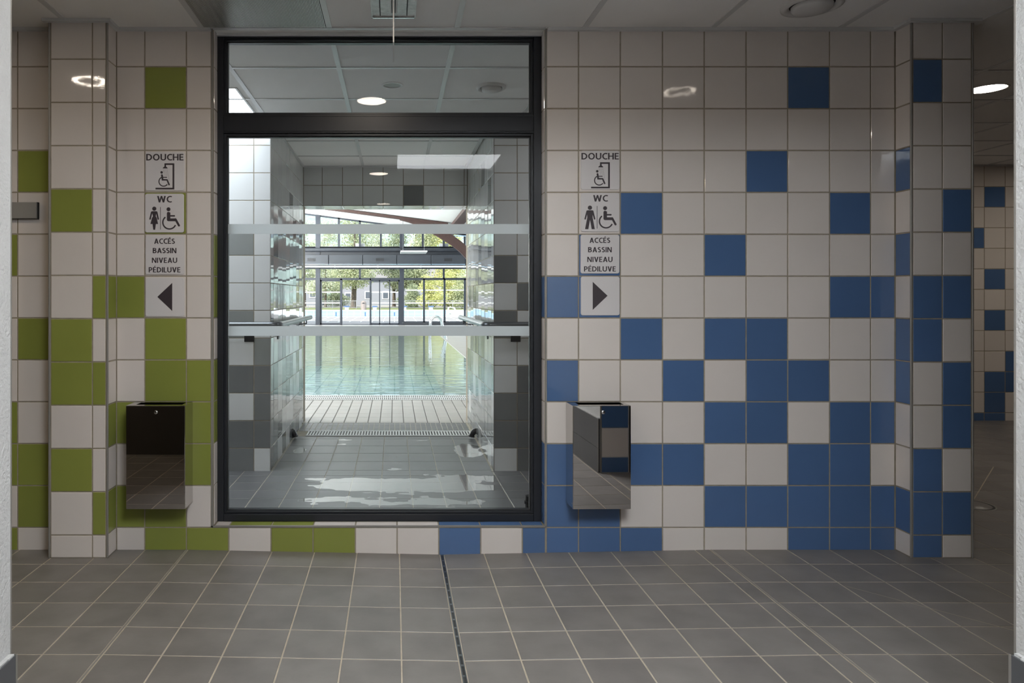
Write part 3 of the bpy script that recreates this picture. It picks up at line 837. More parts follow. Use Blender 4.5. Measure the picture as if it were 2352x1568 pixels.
handrail([(2.0, 5.04, ZH), (XB_ - .075, 5.04, ZH), (XB_ - .075, YE - .05, ZH)],
         [(X(1188, 5.04), 5.04, ZH, 0, .066), (XB_ - .075, 5.45, ZH, .072, 0), (XB_ - .075, 6.6, ZH, .072, 0)],
         'dark steel handrail on the right side wall of the wet passage', 1)

# water spouts
def spout(px, py, x_w, s_, label):
    y = 6.22; z = Z(py - 4, y); x = X(px, y)
    r = empty('water_spout', (x_w, y, z)); tag(r, label, 'water spout', 'black elbow spouts of the foot bath')
    a = MB(); p = [Vector((x_w, y, z + .005)), Vector((x, y, z + .012)), Vector((x + s_ * .03, y, z - .005)), Vector((x + s_ * .036, y, z - .045))]
    path = []
    for t in [k / 12 for k in range(13)]:
        path.append(p[0] * (1 - t) ** 3 + p[1] * 3 * t * (1 - t) ** 2 + p[2] * 3 * t * t * (1 - t) + p[3] * t ** 3)
    a.tube(path, .025, BLACK, 14); a.tube([path[-2], path[-1]], .030, BLACK, 14); a.tube([path[4], path[5]], .029, BLACK, 14)
    a.build('elbow_pipe', r)
    a = MB(); e_ = path[-1]
    a.tube([e_, e_ + Vector((s_ * .004, 0, -.05)), Vector((e_.x + s_ * .006, e_.y, zwet(0, y) + .002))], [.006, .004, .006], STREAM, 8)
    b_ = a.build('water_trickle', r); b_['label'] = 'thin clear trickle of falling water'
spout(668, 995, XA, 1, 'black elbow spout dripping at the left end of the floor grating')
spout(1092, 995, XB_, -1, 'black elbow spout dripping at the right end of the floor grating')
xq, yq = X(1216, 4.1), 4.1
o = empty('floor_pipe', (xq, yq, zwet(0, yq))); tag(o, 'short black pipe stub on the wet floor by the window corner', 'pipe')
a = MB(); a.tube([(xq, yq, zwet(0, yq)), (xq, yq, zwet(0, yq) + .09)], .024, BLACK, 16); a.build('pipe', o)
a = MB(); a.tube([(xq, yq, zwet(0, yq) + .045), (xq, yq, zwet(0, yq) + .06)], .030, BLACK, 16); a.tube([(xq, yq, zwet(0, yq)), (xq, yq, zwet(0, yq) + .015)], .032, BLACK, 16); a.build('collar', o)

# puddle: outline from a noise field, marching squares
def puddle():
    a = MB()
    def field(x, y):
        gx_ = max(0.0, 1 - abs((x - .10) / .78) ** 3)
        band = math.exp(-((y - 4.73 - .05 * x) / .22) ** 2) * 1.25 + math.exp(-((y - 4.27) / .16) ** 2) * .74
        f = gx_ * band
        n1 = noise.fractal(Vector((x * 3.2, y * 7.5, 1.7)), 1.0, 2.0, 5)
        n2 = noise.noise(Vector((x * 18, y * 30, 4.2)))
        v = f + n1 * .60 + n2 * .16 - .58
        for jx in xw:            # water creeps along the joints
            v += .16 * math.exp(-((x - jx) / .012) ** 2) * gx_ * (1 if y < 5.1 else 0)
        for jy in yw:
            v += .13 * math.exp(-((y - jy) / .012) ** 2) * gx_ * (1 if y < 5.1 else 0)
        # small pools under the spouts and stray drops
        v = max(v, .8 - 7 * math.hypot((x - .60) * 1.0, (y - 5.75) * .45) + n1 * .3)
        v = max(v, .5 - 9 * math.hypot((x + .78) * 1.0, (y - 5.75) * .5) + n1 * .3)
        v = max(v, n1 * 1.1 + n2 * .5 - .86 if y > 4.9 else -1)
        return v
    st = .010
    nx, ny = int(1.62 / st), int(2.2 / st)
    F_ = [[field(-.89 + i * st, 4.0 + j * st) for j in range(ny + 1)] for i in range(nx + 1)]
    for i in range(nx):
        for j in range(ny):
            c = [(i, j), (i + 1, j), (i + 1, j + 1), (i, j + 1)]
            val = [F_[p][q] for p, q in c]
            if max(val) <= 0: continue
            pts = []
            for k in range(4):
                p0, p1 = c[k], c[(k + 1) % 4]; v0, v1 = val[k], val[(k + 1) % 4]
                if v0 > 0: pts.append(p0)
                if (v0 > 0) != (v1 > 0):
                    t = v0 / (v0 - v1); pts.append((p0[0] + (p1[0] - p0[0]) * t, p0[1] + (p1[1] - p0[1]) * t))
            if len(pts) >= 3:
                w_ = [(-.89 + p * st, 4.0 + q * st) for p, q in pts]
                a.face([(p, q, zwet(p, q) + .0012) for p, q in w_], PUDDLE)
    return a
o = puddle().build('water_puddle'); tag(o, 'thin irregular puddle of water spread over the grey passage tiles', 'puddle', kind='stuff')

# ------------------------------------------------------------------ signs
TT = .166
def ell(cx, cz, rx, rz, a0, a1, n=16): return [(cx + rx * math.cos(math.radians(a0 + (a1 - a0) * k / n)), cz + rz * math.sin(math.radians(a0 + (a1 - a0) * k / n))) for k in range(n + 1)]
def slab(x0, x1, z0, z1): return ('p', [(x0, z0), (x1, z0), (x1, z1), (x0, z1)])
def diag(x0, z0, x1, z1, w): return ('p', [(x0 - w / 2, z0), (x0 + w / 2, z0), (x1 + w / 2, z1), (x1 - w / 2, z1)])
h_ = TT / 2
GLY = {
 'D': (.70, [slab(0, TT, 0, 1), ('s', [(.05, 1 - h_), (.24, 1 - h_)] + ell(.24, .5, .46 - h_, .5 - h_, 90, -90, 20) + [(.05, h_)])]),
 'O': (.80, [('s', ell(.40, .5, .40 - h_, .51 - h_, 0, 360, 32))]),
 'U': (.68, [('s', [(h_, 1), (h_, .36)] + ell(.34, .36, .34 - h_, .37 - h_, 180, 360, 18) + [(.68 - h_, 1)])]),
 'C': (.60, [('s', ell(.42, .5, .42 - h_, .51 - h_, 58, 302, 24))]),
 'H': (.68, [slab(0, TT, 0, 1), slab(.68 - TT, .68, 0, 1), slab(.05, .63, .435, .435 + TT * .88)]),
 'E': (.50, [slab(0, TT, 0, 1), slab(.05, .50, 0, TT * .88), slab(.05, .48, 1 - TT * .88, 1), slab(.05, .45, .44, .44 + TT * .86)]),
 'W': (1.02, [diag(.095, 1, .28, 0, .19), diag(.28, 0, .51, 1, .17), diag(.51, 1, .74, 0, .17), diag(.74, 0, .925, 1, .19)]),
 'A': (.70, [diag(.09, 0, .35, 1, .19), diag(.61, 0, .35, 1, .19), slab(.17, .53, .22, .36)]),
 'V': (.68, [diag(.095, 1, .34, 0, .19), diag(.585, 1, .34, 0, .19)]),
 'N': (.70, [slab(0, TT * .93, 0, 1), slab(.70 - TT * .93, .70, 0, 1), ('p', [(0, 1), (.19, 1), (.70, 0), (.51, 0)])]),
 'I': (TT, [slab(0, TT, 0, 1)]),
 'L': (.46, [slab(0, TT, 0, 1), slab(.05, .46, 0, TT * .88)]),
 'P': (.57, [slab(0, TT, 0, 1), ('s', [(.05, 1 - h_), (.26, 1 - h_)] + ell(.26, .68, .31 - h_, .32 - h_, 90, -90, 16) + [(.05, .36 + h_)])]),
 'B': (.60, [slab(0, TT, 0, 1), ('s', [(.05, 1 - h_), (.28, 1 - h_)] + ell(.28, .755, .27 - h_, .245 - h_, 90, -90, 14) + [(.05, .51 + h_)]),
             ('s', [(.05, .475 + .04), (.28, .475 + .04)] + ell(.28, .30, .32 - h_, .215, 90, -90, 14) + [(.05, h_)])]),
 'S': (.52, [('s', ell(.27, .735, .23 - h_ * .6, .265 - h_, 40, 180, 12) + ell(.27, .72, .23 - h_ * .6, .15, 180, 250, 5)[1:] + ell(.25, .285, .27 - h_, .20, 70, 0, 6) + ell(.25, .29, .27 - h_, .29 - h_, 0, -145, 14)[1:])]),
}
GLY['\u00c9'] = (GLY['E'][0], GLY['E'][1] + [('p', [(.16, 1.07), (.29, 1.07), (.44, 1.25), (.26, 1.25)])])
def lettering(a, txt, cx, cz, width, height):
    adv = .10; tot = sum(GLY[c][0] for c in txt) + adv * (len(txt) - 1)
    sx = width / tot; x = cx - width / 2; z = cz - height / 2
    for c in txt:
        w_, parts = GLY[c]
        for kind, pts in parts:
            if kind == 'p': a.poly([(x + p * sx, z + q * height) for p, q in pts])
            else: a.ribbon([(p, q) for p, q in pts], TT, lambda p, q: (x + p * sx, z + q * height))
        x += (w_ + adv) * sx
TH = -.0006
class Ink(MB):
    def poly(s, pts):
        n = len(pts); ar = sum(pts[i][0] * pts[(i + 1) % n][1] - pts[(i + 1) % n][0] * pts[i][1] for i in range(n))
        if ar < 0: pts = pts[::-1]
        s.lay = getattr(s, 'lay', 0) + 1; th_ = TH - s.lay * 4e-6
        s.add([(x, th_, z) for x, z in pts] + [(x, 0, z) for x, z in pts],
              [tuple(range(n))] + [(i, i + n, (i + 1) % n + n, (i + 1) % n) for i in range(n)], INK)
    def ribbon(s, pts, w, f):
        n = len(pts); closed = (Vector(pts[0]) - Vector(pts[-1])).length < 1e-6; L = []; R = []
        for i in range(n):
            p = Vector(pts[i]); a_ = Vector(pts[i - 1]) if i else (Vector(pts[-2]) if closed else p); b_ = Vector(pts[i + 1]) if i < n - 1 else (Vector(pts[1]) if closed else p)
            d = (b_ - a_).normalized(); q = Vector((-d.y, d.x)) * w / 2
            L.append(p + q); R.append(p - q)
        for i in range(n - 1): s.poly([f(*L[i]), f(*R[i]), f(*R[i + 1]), f(*L[i + 1])])
    def dot(s, x, z, r, n=20): s.poly([(x + r * math.cos(2 * math.pi * k / n), z + r * math.sin(2 * math.pi * k / n)) for k in range(n)])
    def stroke(s, x0, z0, x1, z1, w, cap=True):
        d = Vector((x1 - x0, z1 - z0)); L = d.length; d /= L; p = Vector((-d.y, d.x)) * w / 2
        if not cap:
            s.poly([(x0 + p.x, z0 + p.y), (x0 - p.x, z0 - p.y), (x1 - p.x, z1 - p.y), (x1 + p.x, z1 + p.y)]); return
        a0 = math.atan2(d.y, d.x); pts = []
        for k in range(9): t = a0 - math.pi / 2 + math.pi * k / 8; pts.append((x1 + w / 2 * math.cos(t), z1 + w / 2 * math.sin(t)))
        for k in range(9): t = a0 + math.pi / 2 + math.pi * k / 8; pts.append((x0 + w / 2 * math.cos(t), z0 + w / 2 * math.sin(t)))
        s.poly(pts)
    def arc(s, cx, cz, r, w, a0, a1, n=28):
        for k in range(n):
            t0, t1 = a0 + (a1 - a0) * k / n, a0 + (a1 - a0) * (k + 1) / n
            s.poly([(cx + (r - w / 2) * math.cos(t0), cz + (r - w / 2) * math.sin(t0)), (cx + (r + w / 2) * math.cos(t0), cz + (r + w / 2) * math.sin(t0)),
                    (cx + (r + w / 2) * math.cos(t1), cz + (r + w / 2) * math.sin(t1)), (cx + (r - w / 2) * math.cos(t1), cz + (r - w / 2) * math.sin(t1))])
K = .185 / 335.0
def plate(name_root):
    a = MB(); h = .0925; r = .010; pts = []
    for cx, cz, a0 in ((h - r, h - r, 0), (-h + r, h - r, 90), (-h + r, -h + r, 180), (h - r, -h + r, 270)):
        for k in range(7): t = math.radians(a0 + 15 * k); pts.append((cx + r * math.cos(t), cz + r * math.sin(t)))
    n = len(pts); e_ = .985
    a.add([(x * e_, -.004, z * e_) for x, z in pts] + [(x, -.003, z) for x, z in pts] + [(x, 0, z) for x, z in pts],
          [tuple(range(n))] + [(i, i + n, (i + 1) % n + n, (i + 1) % n) for i in range(n)] + [(i + n, i + 2 * n, (i + 1) % n + 2 * n, (i + 1) % n + n) for i in range(n)] + [tuple(range(3 * n - 1, 2 * n - 1, -1))], SIGNP)
    return a
def place(o, loc, dy):
    o.location = (0, dy, 0)
def sign(cx_px, cy_px, label, texts, picto=None):
    loc = (X(cx_px, D), D - .0005, Z(cy_px, D))
    r = bpy.data.objects.new('wall_sign', None); COL.objects.link(r); r.location = loc
    tag(r, label, 'sign', 'square wayfinding signs')
    p = plate(r).build('plate'); p.parent = r
    if texts:
        for (t, x, z, w_, h_) in texts:
            a = Ink()
            lettering(a, t, x * K, z * K, w_ * K, h_ * K)
            q = a.build('text_line'); q.parent = r; q.location = (0, -.0041, 0); q['label'] = 'dark lettering'
    if picto:
        a = Ink(); picto(a)
        q = a.build('pictogram'); q.parent = r; q.location = (0, -.0041, 0); q['label'] = 'dark pictogram'
    return r
def S(*v): return [q * K for q in v]
def chair(a, ox, oz, s_):       # wheelchair symbol, offsets from the large symbol's wheel centre
    f = lambda x, z: (ox + x * s_ * K, oz + z * s_ * K)
    a.dot(*f(-8, 113), 17 * s_ * K)
    a.poly([f(-22, 80), f(-16, 90), f(-6, 90), f(8, 84), f(8, 20), f(-22, 20)])
    a.stroke(*f(2, 56), *f(42, 56), 13 * s_ * K)
    a.stroke(*f(-9, 22), *f(52, 22), 24 * s_ * K)
    a.stroke(*f(53, 26), *f(82, -27), 18 * s_ * K)
    a.arc(ox, oz, 57 * s_ * K, 12 * s_ * K, math.radians(128), math.radians(336))
def shower(a):
    f = lambda x, y: ((x - 407) * K, (275 - y) * K)
    for q in ((475, 490, 207, 432), (405, 490, 207, 221), (405, 419, 207, 236), (328, 490, 418, 432)):
        a.poly([f(q[0], q[2]), f(q[1], q[2]), f(q[1], q[3]), f(q[0], q[3])])
    a.poly([f(405, 234), f(419, 234), f(432, 246), f(432, 251), f(391, 251), f(391, 246)])
    for x0, y0, x1, y1 in ((394, 259, 400, 282), (405, 259, 409, 318), (416, 259, 425, 318), (428, 259, 447, 362)):
        n = max(3, int((y1 - y0) / 9))
        for k in range(n):
            t = (k + .3) / n; a.dot(*f(x0 + (x1 - x0) * t, y0 + (y1 - y0) * t), 1.9 * K, 8)
    a.dot(*f(381, 285), 11 * K)
    a.poly([f(375, 306), f(382, 301), f(391, 305), f(396, 342), f(430, 344), f(431, 356), f(382, 356)])
    a.stroke(*f(390, 328), *f(424, 328), 8 * K)
    a.stroke(*f(428, 350), *f(445, 390), 13 * K)
    a.arc(*f(398, 364), 40 * K, 9 * K, math.radians(115), math.radians(322))
def woman(a):
    f = lambda x, y: ((x - 407) * K, (634 - y) * K)
    a.dot(*f(319, 596), 18 * K)
    a.stroke(*f(297, 626), *f(283, 685), 13 * K); a.stroke(*f(340, 626), *f(353, 685), 13 * K)
    a.poly([f(294, 620), f(301, 618), f(337, 618), f(344, 620), f(336, 640), f(331, 662), f(308, 662), f(302, 640)])
    a.poly([f(308, 661), f(331, 661), f(340, 676), f(352, 728), f(286, 728), f(299, 676)])
    a.poly([f(304, 727), f(333, 727), f(326, 778), f(311, 778)])
    a.stroke(*f(373, 582), *f(373, 776), 4 * K, False)
    chair(a, *f(450, 714), 1.0)
def man(a):
    f = lambda x, y: ((x - 403) * K, (627 - y) * K)
    a.dot(*f(314, 588), 18.5 * K)
    a.poly([f(287, 612), f(296, 610), f(331, 610), f(341, 612), f(337, 672), f(356, 773), f(329, 773), f(315, 692), f(300, 773), f(272, 773), f(291, 672)])
    a.stroke(*f(290, 618), *f(273, 684), 13 * K); a.stroke(*f(338, 618), *f(354, 684), 13 * K)
    a.stroke(*f(375, 573), *f(375, 768), 4 * K, False)
    chair(a, *f(453, 705), 1.0)
def arrow(s_):
    def f(a): a.poly([(-63 * s_ * K, 2 * K), (65 * s_ * K, 122 * K), (65 * s_ * K, -120 * K)])
    return f
ACC = [('ACC\u00c9S', -1, 119, 178, 45), ('BASSIN', -1, 38, 204, 45), ('NIVEAU', -1, -46, 218, 45), ('P\u00c9DILUVE', -1, -128, 274, 45)]
sign(379, 393.5, 'DOUCHE shower sign with wheelchair pictogram, topmost of the column above the green tiles', [('DOUCHE', 2, 121, 322, 56)], shower)
sign(378.5, 489.5, 'WC sign with woman and wheelchair pictograms, mounted on a green tile', [('WC', 0, 120, 126, 56)], woman)
sign(379, 585.5, 'ACCES BASSIN NIVEAU PEDILUVE text sign on a white tile under the woman WC sign', ACC)
sign(379, 682, 'arrow sign pointing to the green pillar, above the dark reflecting bin', None, arrow(1))
sign(1378, 391, 'DOUCHE shower sign with wheelchair pictogram, topmost of the column beside the blue tiles', [('DOUCHE', -1, 120, 322, 56)], shower)
sign(1378, 487.5, 'WC sign with man and wheelchair pictograms, beside a blue tile', [('WC', 2, 120, 126, 56)], man)
sign(1377.5, 583.5, 'ACCES BASSIN NIVEAU PEDILUVE text sign mounted on a blue tile', ACC)
sign(1378, 679.5, 'arrow sign pointing away from the window to the blue tiled side', None, arrow(-1))

# plaque on the far left wall
o = empty('wall_plaque', (X(60, D), D, Z(484, D))); tag(o, 'plain grey metal plaque on the tiled wall beside the white doorway', 'plaque')
a = MB(); a.box(X(-60, D), X(91, D), D - .014, D - .002, Z(503, D), Z(465, D), SEAL, .001); a.build('backing_plate', o)
a = MB(); a.box(X(-60, D), X(89, D), D - .022, D - .013, Z(502.5, D), Z(465.5, D), PLAQUE, .0015); a.build('face_plate', o)

# ------------------------------------------------------------------ paper bins
def bin_(x0, x1, label, side, rot):
    yf = 3.232; zb_, zt_ = 1.21 - (1169.5 - VY) * yf / FP, 1.21 - (931.5 - VY) * yf / FP
    r = empty('paper_bin', ((x0 + x1) / 2, D, zb_)); tag(r, label, 'bin', 'wall mounted steel bins')
    cx = (x0 + x1) / 2
    def at(o): return o
    a = MB(); t = .006
    a.box(x0, x0 + t, yf + .004, D - .001, zb_, zt_, STEEL, .001); a.box(x1 - t, x1, yf + .004, D - .001, zb_, zt_, STEEL, .001)
    a.box(x0 + t, x1 - t, D - .008, D - .001, zb_, zt_, STEEL); a.box(x0 + t, x1 - t, yf + .004, D - .008, zb_, zb_ + t, STEEL)
    # top with a slot
    s0, s1, y0, y1 = x0 + .035, x1 - .022, yf + .030, D - .028
    a.box(x0 + t, x1 - t, yf + .004, y0, zt_ - .004, zt_, STEEL); a.box(x0 + t, x1 - t, y1, D - .008, zt_ - .004, zt_, STEEL)
    a.box(x0 + t, s0, y0, y1, zt_ - .004, zt_, STEEL); a.box(s1, x1 - t, y0, y1, zt_ - .004, zt_, STEEL)
    body = a.build('body', r)
    a = MB(); a.box(x0 + .001, x1 - .001, yf, yf + .0038, zb_ + .001, zt_ - .001, STEEL, .0012); d = a.build('door', r)
    lx_ = X(358.5, yf) - X(289, yf) + x0
    lz = Z(946.5, yf)
    a = MB(); a.lathe((lx_, yf, lz), [(.0001, -.0045), (.007, -.0045), (.0085, -.003), (.0085, .001)], CHROME, 24, 'Y')
    a.box(lx_ - .0012, lx_ + .0012, yf - .0052, yf - .004, lz - .004, lz + .004, SEAL)
    k_ = a.build('lock', d)
    a = MB(); a.box(s0, s1, y0, y1, zt_ - .05, zt_ - .045, SEAL); a.build('slot_liner', r)
    a = MB(); xs_ = x1 if side > 0 else x0
    a.tube([(xs_ - side * .001, yf + .02, zb_ + .022), (xs_ + side * .0012, yf + .02, zb_ + .022)], .003, CHROME, 10); a.build('rivet', r)
    r.rotation_euler = (0, 0, rot)
    return r
yf = 3.232
bin_(X(289, yf), X(425, yf), 'polished steel paper bin on the green tiles under the arrow sign, looking almost black', 1, math.radians(-.3))
bin_(X(1315, yf), X(1449, yf), 'polished steel paper bin on the blue tiles, mirroring a tiled column', -1, math.radians(.9))

# round floor drain in the side passage
xd, yd = 3.34, FP * HC / (1158 - VY)
o = empty('round_floor_drain', (xd, yd, 0)); tag(o, 'round floor drain cover in the side passage behind the blue pillar', 'drain')
a = MB(); a.lathe((xd, yd, 0), [(.105, .001), (.118, .001)], SEAL, 36); a.build('ring_gap', o)
a = MB(); a.lathe((xd, yd, 0), [(.0005, .002), (.105, .002), (.106, .0)], FLOORT, 36); a.lathe((xd, yd, 0), [(.118, .0006), (.119, .002), (.125, .002), (.126, 0)], TRIM, 36); a.build('cover', o)

# ------------------------------------------------------------------ pool hall
YH = 30.6
sH = FP / YH
def xh(px): return X(px, YH)
def zh(py): return Z(py, YH)
# roof: white, falling to the right
prof = [(-14, 6.14), (-8, 5.36), (-4, 4.834), (0, 4.31), (2.1, 4.035), (8.2, 3.24)]
mb = MB()
for (xa, za), (xb2, zb2) in zip(prof[:-1], prof[1:]):
    mb.prism([(xa, za), (xb2, zb2), (xb2, zb2 + .25), (xa, za + .25)], YE + .2, YH + .3, ROOFM)
struct(mb.build('ceiling_pool_hall'))
mb = MB(); mb.box(-14.2, -14, YE, YH + .3, -.1, 6.2, ROOFM); struct(mb.build('wall_hall_left'))
def roofz(x):
    for (xa, za), (xb2, zb2) in zip(prof[:-1], prof[1:]):
        if xa <= x <= xb2: return za + (zb2 - za) * (x - xa) / (xb2 - xa)
    return prof[-1][1]
# laminated arches
def arch(yc, label, scale=1.0):
    r = empty('timber_arch', (3.4, yc, 0)); tag(r, label, 'arch', 'curved timber arches of the pool hall')
    b2 = MB()
    b2.add([(x_, y_, z_ - (.02 if q_ else .125)) for y_ in (yc - .11, yc + .11) for q_ in (0, 1) for x_, z_ in ((-13.9, 6.127), (2.05, 4.04))],
           [(0, 1, 3, 2), (5, 4, 6, 7), (1, 0, 4, 5), (0, 2, 6, 4), (3, 1, 5, 7)], WOOD)
    b2.build('straight_beam', r, fix=True)
    low = [(.2, 4.13), (.74, 3.99), (1.49, 3.60), (2.27, 3.116), (2.66, 2.765), (3.0, 2.3), (3.25, 1.6), (3.4, .8), (3.45, -.04)]
    # smooth
    pts = [Vector(p) for p in low]
    for _ in range(2):
        q = [pts[0]]
        for p0, p1 in zip(pts[:-1], pts[1:]): q += [p0 * .75 + p1 * .25, p0 * .25 + p1 * .75]
        q.append(pts[-1]); pts = q
    a = MB(); n = len(pts); off = []
    for i, p in enumerate(pts):
        d = (pts[min(i + 1, n - 1)] - pts[max(i - 1, 0)]).normalized(); nn = Vector((-d.y, d.x))
        if nn.y < 0 and nn.x < 0: nn = -nn
        off.append(p + nn * (.06 + .28 * min(1, max(0, (p.x - .2) / 1.0))))
    w_ = .095
    vs = [(p.x, yc - w_, p.y) for p in pts] + [(p.x, yc - w_, p.y) for p in off] + [(p.x, yc + w_, p.y) for p in pts] + [(p.x, yc + w_, p.y) for p in off]
    fs = []
    for i in range(n - 1):
        fs += [(i, i + 1, n + i + 1, n + i), (2 * n + i + 1, 2 * n + i, 3 * n + i, 3 * n + i + 1), (i + 1, i, 2 * n + i, 2 * n + i + 1), (n + i, n + i + 1, 3 * n + i + 1, 3 * n + i)]
    fs += [(0, n, 3 * n, 2 * n), (n - 1, 3 * n - 1, 4 * n - 1, 2 * n - 1)]
    a.add(vs, fs, WOOD); a.build('curved_beam', r, fix=True)
    a = MB(); a.box(3.0, 3.9, yc - .2, yc + .2, DZ, DZ + .22, SATIN, .01); a.build('foot', r)
    a = MB(); a.tube([(1.3, yc - .05, roofz(1.3) - .02), (3.6, yc - .05, 3.3)], .022, RODM, 8); a.tube([(2.2, yc - .02, 3.52), (4.4, yc - .02, 3.52)], .02, RODM, 8); a.build('tie_rod', r)
o = empty('timber_purlin', (2.3, 8, 3.8)); tag(o, 'long dark timber beam along the edge of the white hall ceiling', 'beam')
a = MB(); a.box(2.12, 2.5, YE + .32, YH - .2, 3.80, 4.02 - .1, WOOD); a.build('beam', o)
arch(27.0, 'curved brown laminated timber arch crossing the pool hall before the far windows')

# far glazing
glz = struct(empty('window_2', (0, YH, 0)))
a = MB()
ya, yb_ = YH, YH + .14
px_thick = [148, 341, 537, 730, 923, 1116, 1309]
for p in px_thick:
    a.box(xh(p - 5), xh(p + 5), YH - .06, yb_ + .1, -.04, roofz(xh(p)) + .05, HALLF)
for k, p in enumerate(px_thick[:-1]):
    for q in range(1, 4):
        xx = p + 193 * q / 4
        a.box(xh(xx - 2.2), xh(xx + 2.2), ya, yb_, zh(567), roofz(xh(xx)) + .05, HALLF)
        if q == 2: a.box(xh(xx - 2.2), xh(xx + 2.2), ya, yb_, zh(640), zh(610), HALLF)
a.box(-14, 8, ya, yb_, zh(643), zh(638), HALLF)
a.box(-14, 8, ya - .02, yb_, zh(569), zh(566), HALLF)
a.box(-14, 8, ya - .02, yb_, zh(617.5), zh(614), HALLF)
for (xa, za), (xc, zc) in zip(prof[:-1], prof[1:]):
    a.prism([(xa, za - .06), (xc, zc - .06), (xc, zc + .1), (xa, za + .1)], ya, yb_, HALLF)
# right bays
for p in (974, 1021.3, 1068, 1165, 1212):
    a.box(xh(p - 2.2), xh(p + 2.2), ya, yb_, zh(745), zh(640), HALLF)
a.box(xh(923), 8, ya, yb_, zh(741), zh(738), HALLF)
a.box(xh(923), 8, ya - .05, yb_, DZ, zh(741), BANDM)
a.box(xh(923), 8, ya - .09, ya - .03, zh(742), zh(740.5), SATIN)
a.box(-14, xh(923), ya, yb_, DZ - .01, zh(744.8), HALLF)
a.box(xh(849), xh(852.5), ya, yb_, DZ, zh(640), HALLF)
a.box(xh(781), xh(786), ya, yb_, DZ, zh(640), HALLF)
a.build('window_frame', glz)
def leaf(p0, p1, ptop, pbot, splits=()):
    a = MB(); t = 4.0
    a.box(xh(p0), xh(p0 + t), ya + .03, yb_ - .03, zh(pbot), zh(ptop), HALLF); a.box(xh(p1 - t), xh(p1), ya + .03, yb_ - .03, zh(pbot), zh(ptop), HALLF)
    a.box(xh(p0), xh(p1), ya + .03, yb_ - .03, zh(ptop + 3), zh(ptop), HALLF); a.box(xh(p0), xh(p1), ya + .03, yb_ - .03, zh(pbot), zh(pbot - 3), HALLF)
    for s_ in splits: a.box(xh(s_ - 1.2), xh(s_ + 1.2), ya + .03, yb_ - .03, zh(pbot), zh(ptop), HALLF)
    a.build('door_leaf', glz)
leaf(735, 786, 643, 745); leaf(849, 919, 643, 745, (872, 895))
a = MB(); a.box(-14, 8, YH + .06, YH + .08, zh(566), 5.9, GLASS2); a.build('glass_pane', glz)
a = MB(); a.box(-14, xh(787), YH + .06, YH + .08, DZ, zh(616), GLASS2); a.build('glass_pane', glz)
a = MB(); a.box(xh(851), 8, YH + .06, YH + .08, DZ, zh(616), GLASS2); a.build('glass_pane', glz)
STICK = pmat('white_marker_strip', (0.9, 0.9, 0.9), 0.6, var=0.01)
a = MB()
for p0, p1, y0, y1 in ((535, 725, 669.5, 672), (735, 785, 669.5, 672), (853, 918, 669.5, 672), (535, 725, 694.2, 696.8), (735, 785, 694.2, 696.8), (853, 918, 694.2, 696.8), (928, 1116, 664.8, 667.4), (928, 1116, 694.2, 697)):
    a.box(xh(p0), xh(p1), YH + .045, YH + .055, zh(y1), zh(y0), STICK)
k_ = a.build('marker_strips', glz); k_['label'] = 'white safety strips on the glass'
# dark band above the doors with ventilation boxes
mb = MB(); mb.box(-14, 8, YH - .02, YH + .14, zh(615), zh(567), BANDM); struct(mb.build('wall_hall_far'))
o = empty('round_duct', (0, YH - .3, zh(573))); tag(o, 'dark round air duct running along the sill of the upper hall windows', 'duct')
a = MB(); a.tube([(-13.8, YH - .105, Z(574, YH - .105)), (5.2, YH - .105, Z(574, YH - .105))], .085, BANDM, 20); a.build('duct_tube', o)
yv = YH - .6
for k in range(0, 5):
    p0 = 677 + 78.5 * k; p1 = p0 + 77.3
    r = empty('ventilation_box', (X((p0 + p1) / 2, yv), yv, Z(606, yv)))
    names = {0: 'left end near the passage wall', 1: 'above the hinged glass door', 2: 'above the sliding glass door', 3: 'right of the thick window post', 4: 'behind the foot of the timber arch'}
    tag(r, 'long dark ventilation box hung over the hall doors, %s' % names.get(k, 'hidden beyond the passage wall'), 'ventilation box', 'dark ventilation boxes of the pool hall')
    a = MB(); a.box(X(p0, yv), X(p1, yv), yv, yv + .3, Z(606.5, yv), Z(585, yv), BANDM, .01); a.build('casing', r)
    a = MB(); a.box(X(p0, yv), X(p1, yv), yv - .012, yv, Z(607.5, yv), Z(606.2, yv), RODM); q = a.build('edge_strip', r); q['label'] = 'pale blue edge strip'
    if k % 2 == 0:
        a = MB(); c_ = (p0 + p1) / 2
        for s_ in range(7): a.box(X(c_ - 9 + s_ * 2.7, yv), X(c_ - 7.6 + s_ * 2.7, yv), yv - .01, yv + .002, Z(600, yv), Z(592.5, yv), SEAL)
        a.build('air_grille', r)
o = empty('white_pipe', (0, YH - .5, Z(612, YH - .5))); tag(o, 'long white pipe hung across the hall just above the glass doors', 'pipe')
yw_ = YH - .5
a = MB(); a.tube([(-13, yw_, Z(612, yw_)), (7.5, yw_, Z(612, yw_))], .045, WHITEP, 14); a.build('tube', o)
for p in (671, 769, 868, 967, 1066):
    a = MB(); a.tube([(X(p, yw_) - .025, yw_, Z(612, yw_)), (X(p, yw_) + .025, yw_, Z(612, yw_))], .056, GRATE, 14)
    a.tube([(X(p, yw_), yw_, Z(612, yw_)), (X(p, yw_), YH - .023, Z(612, yw_))], .012, GRATE, 8); a.build('clamp', o)
o = empty('white_box', (xh(826.5), YH + .3, zh(567))); 
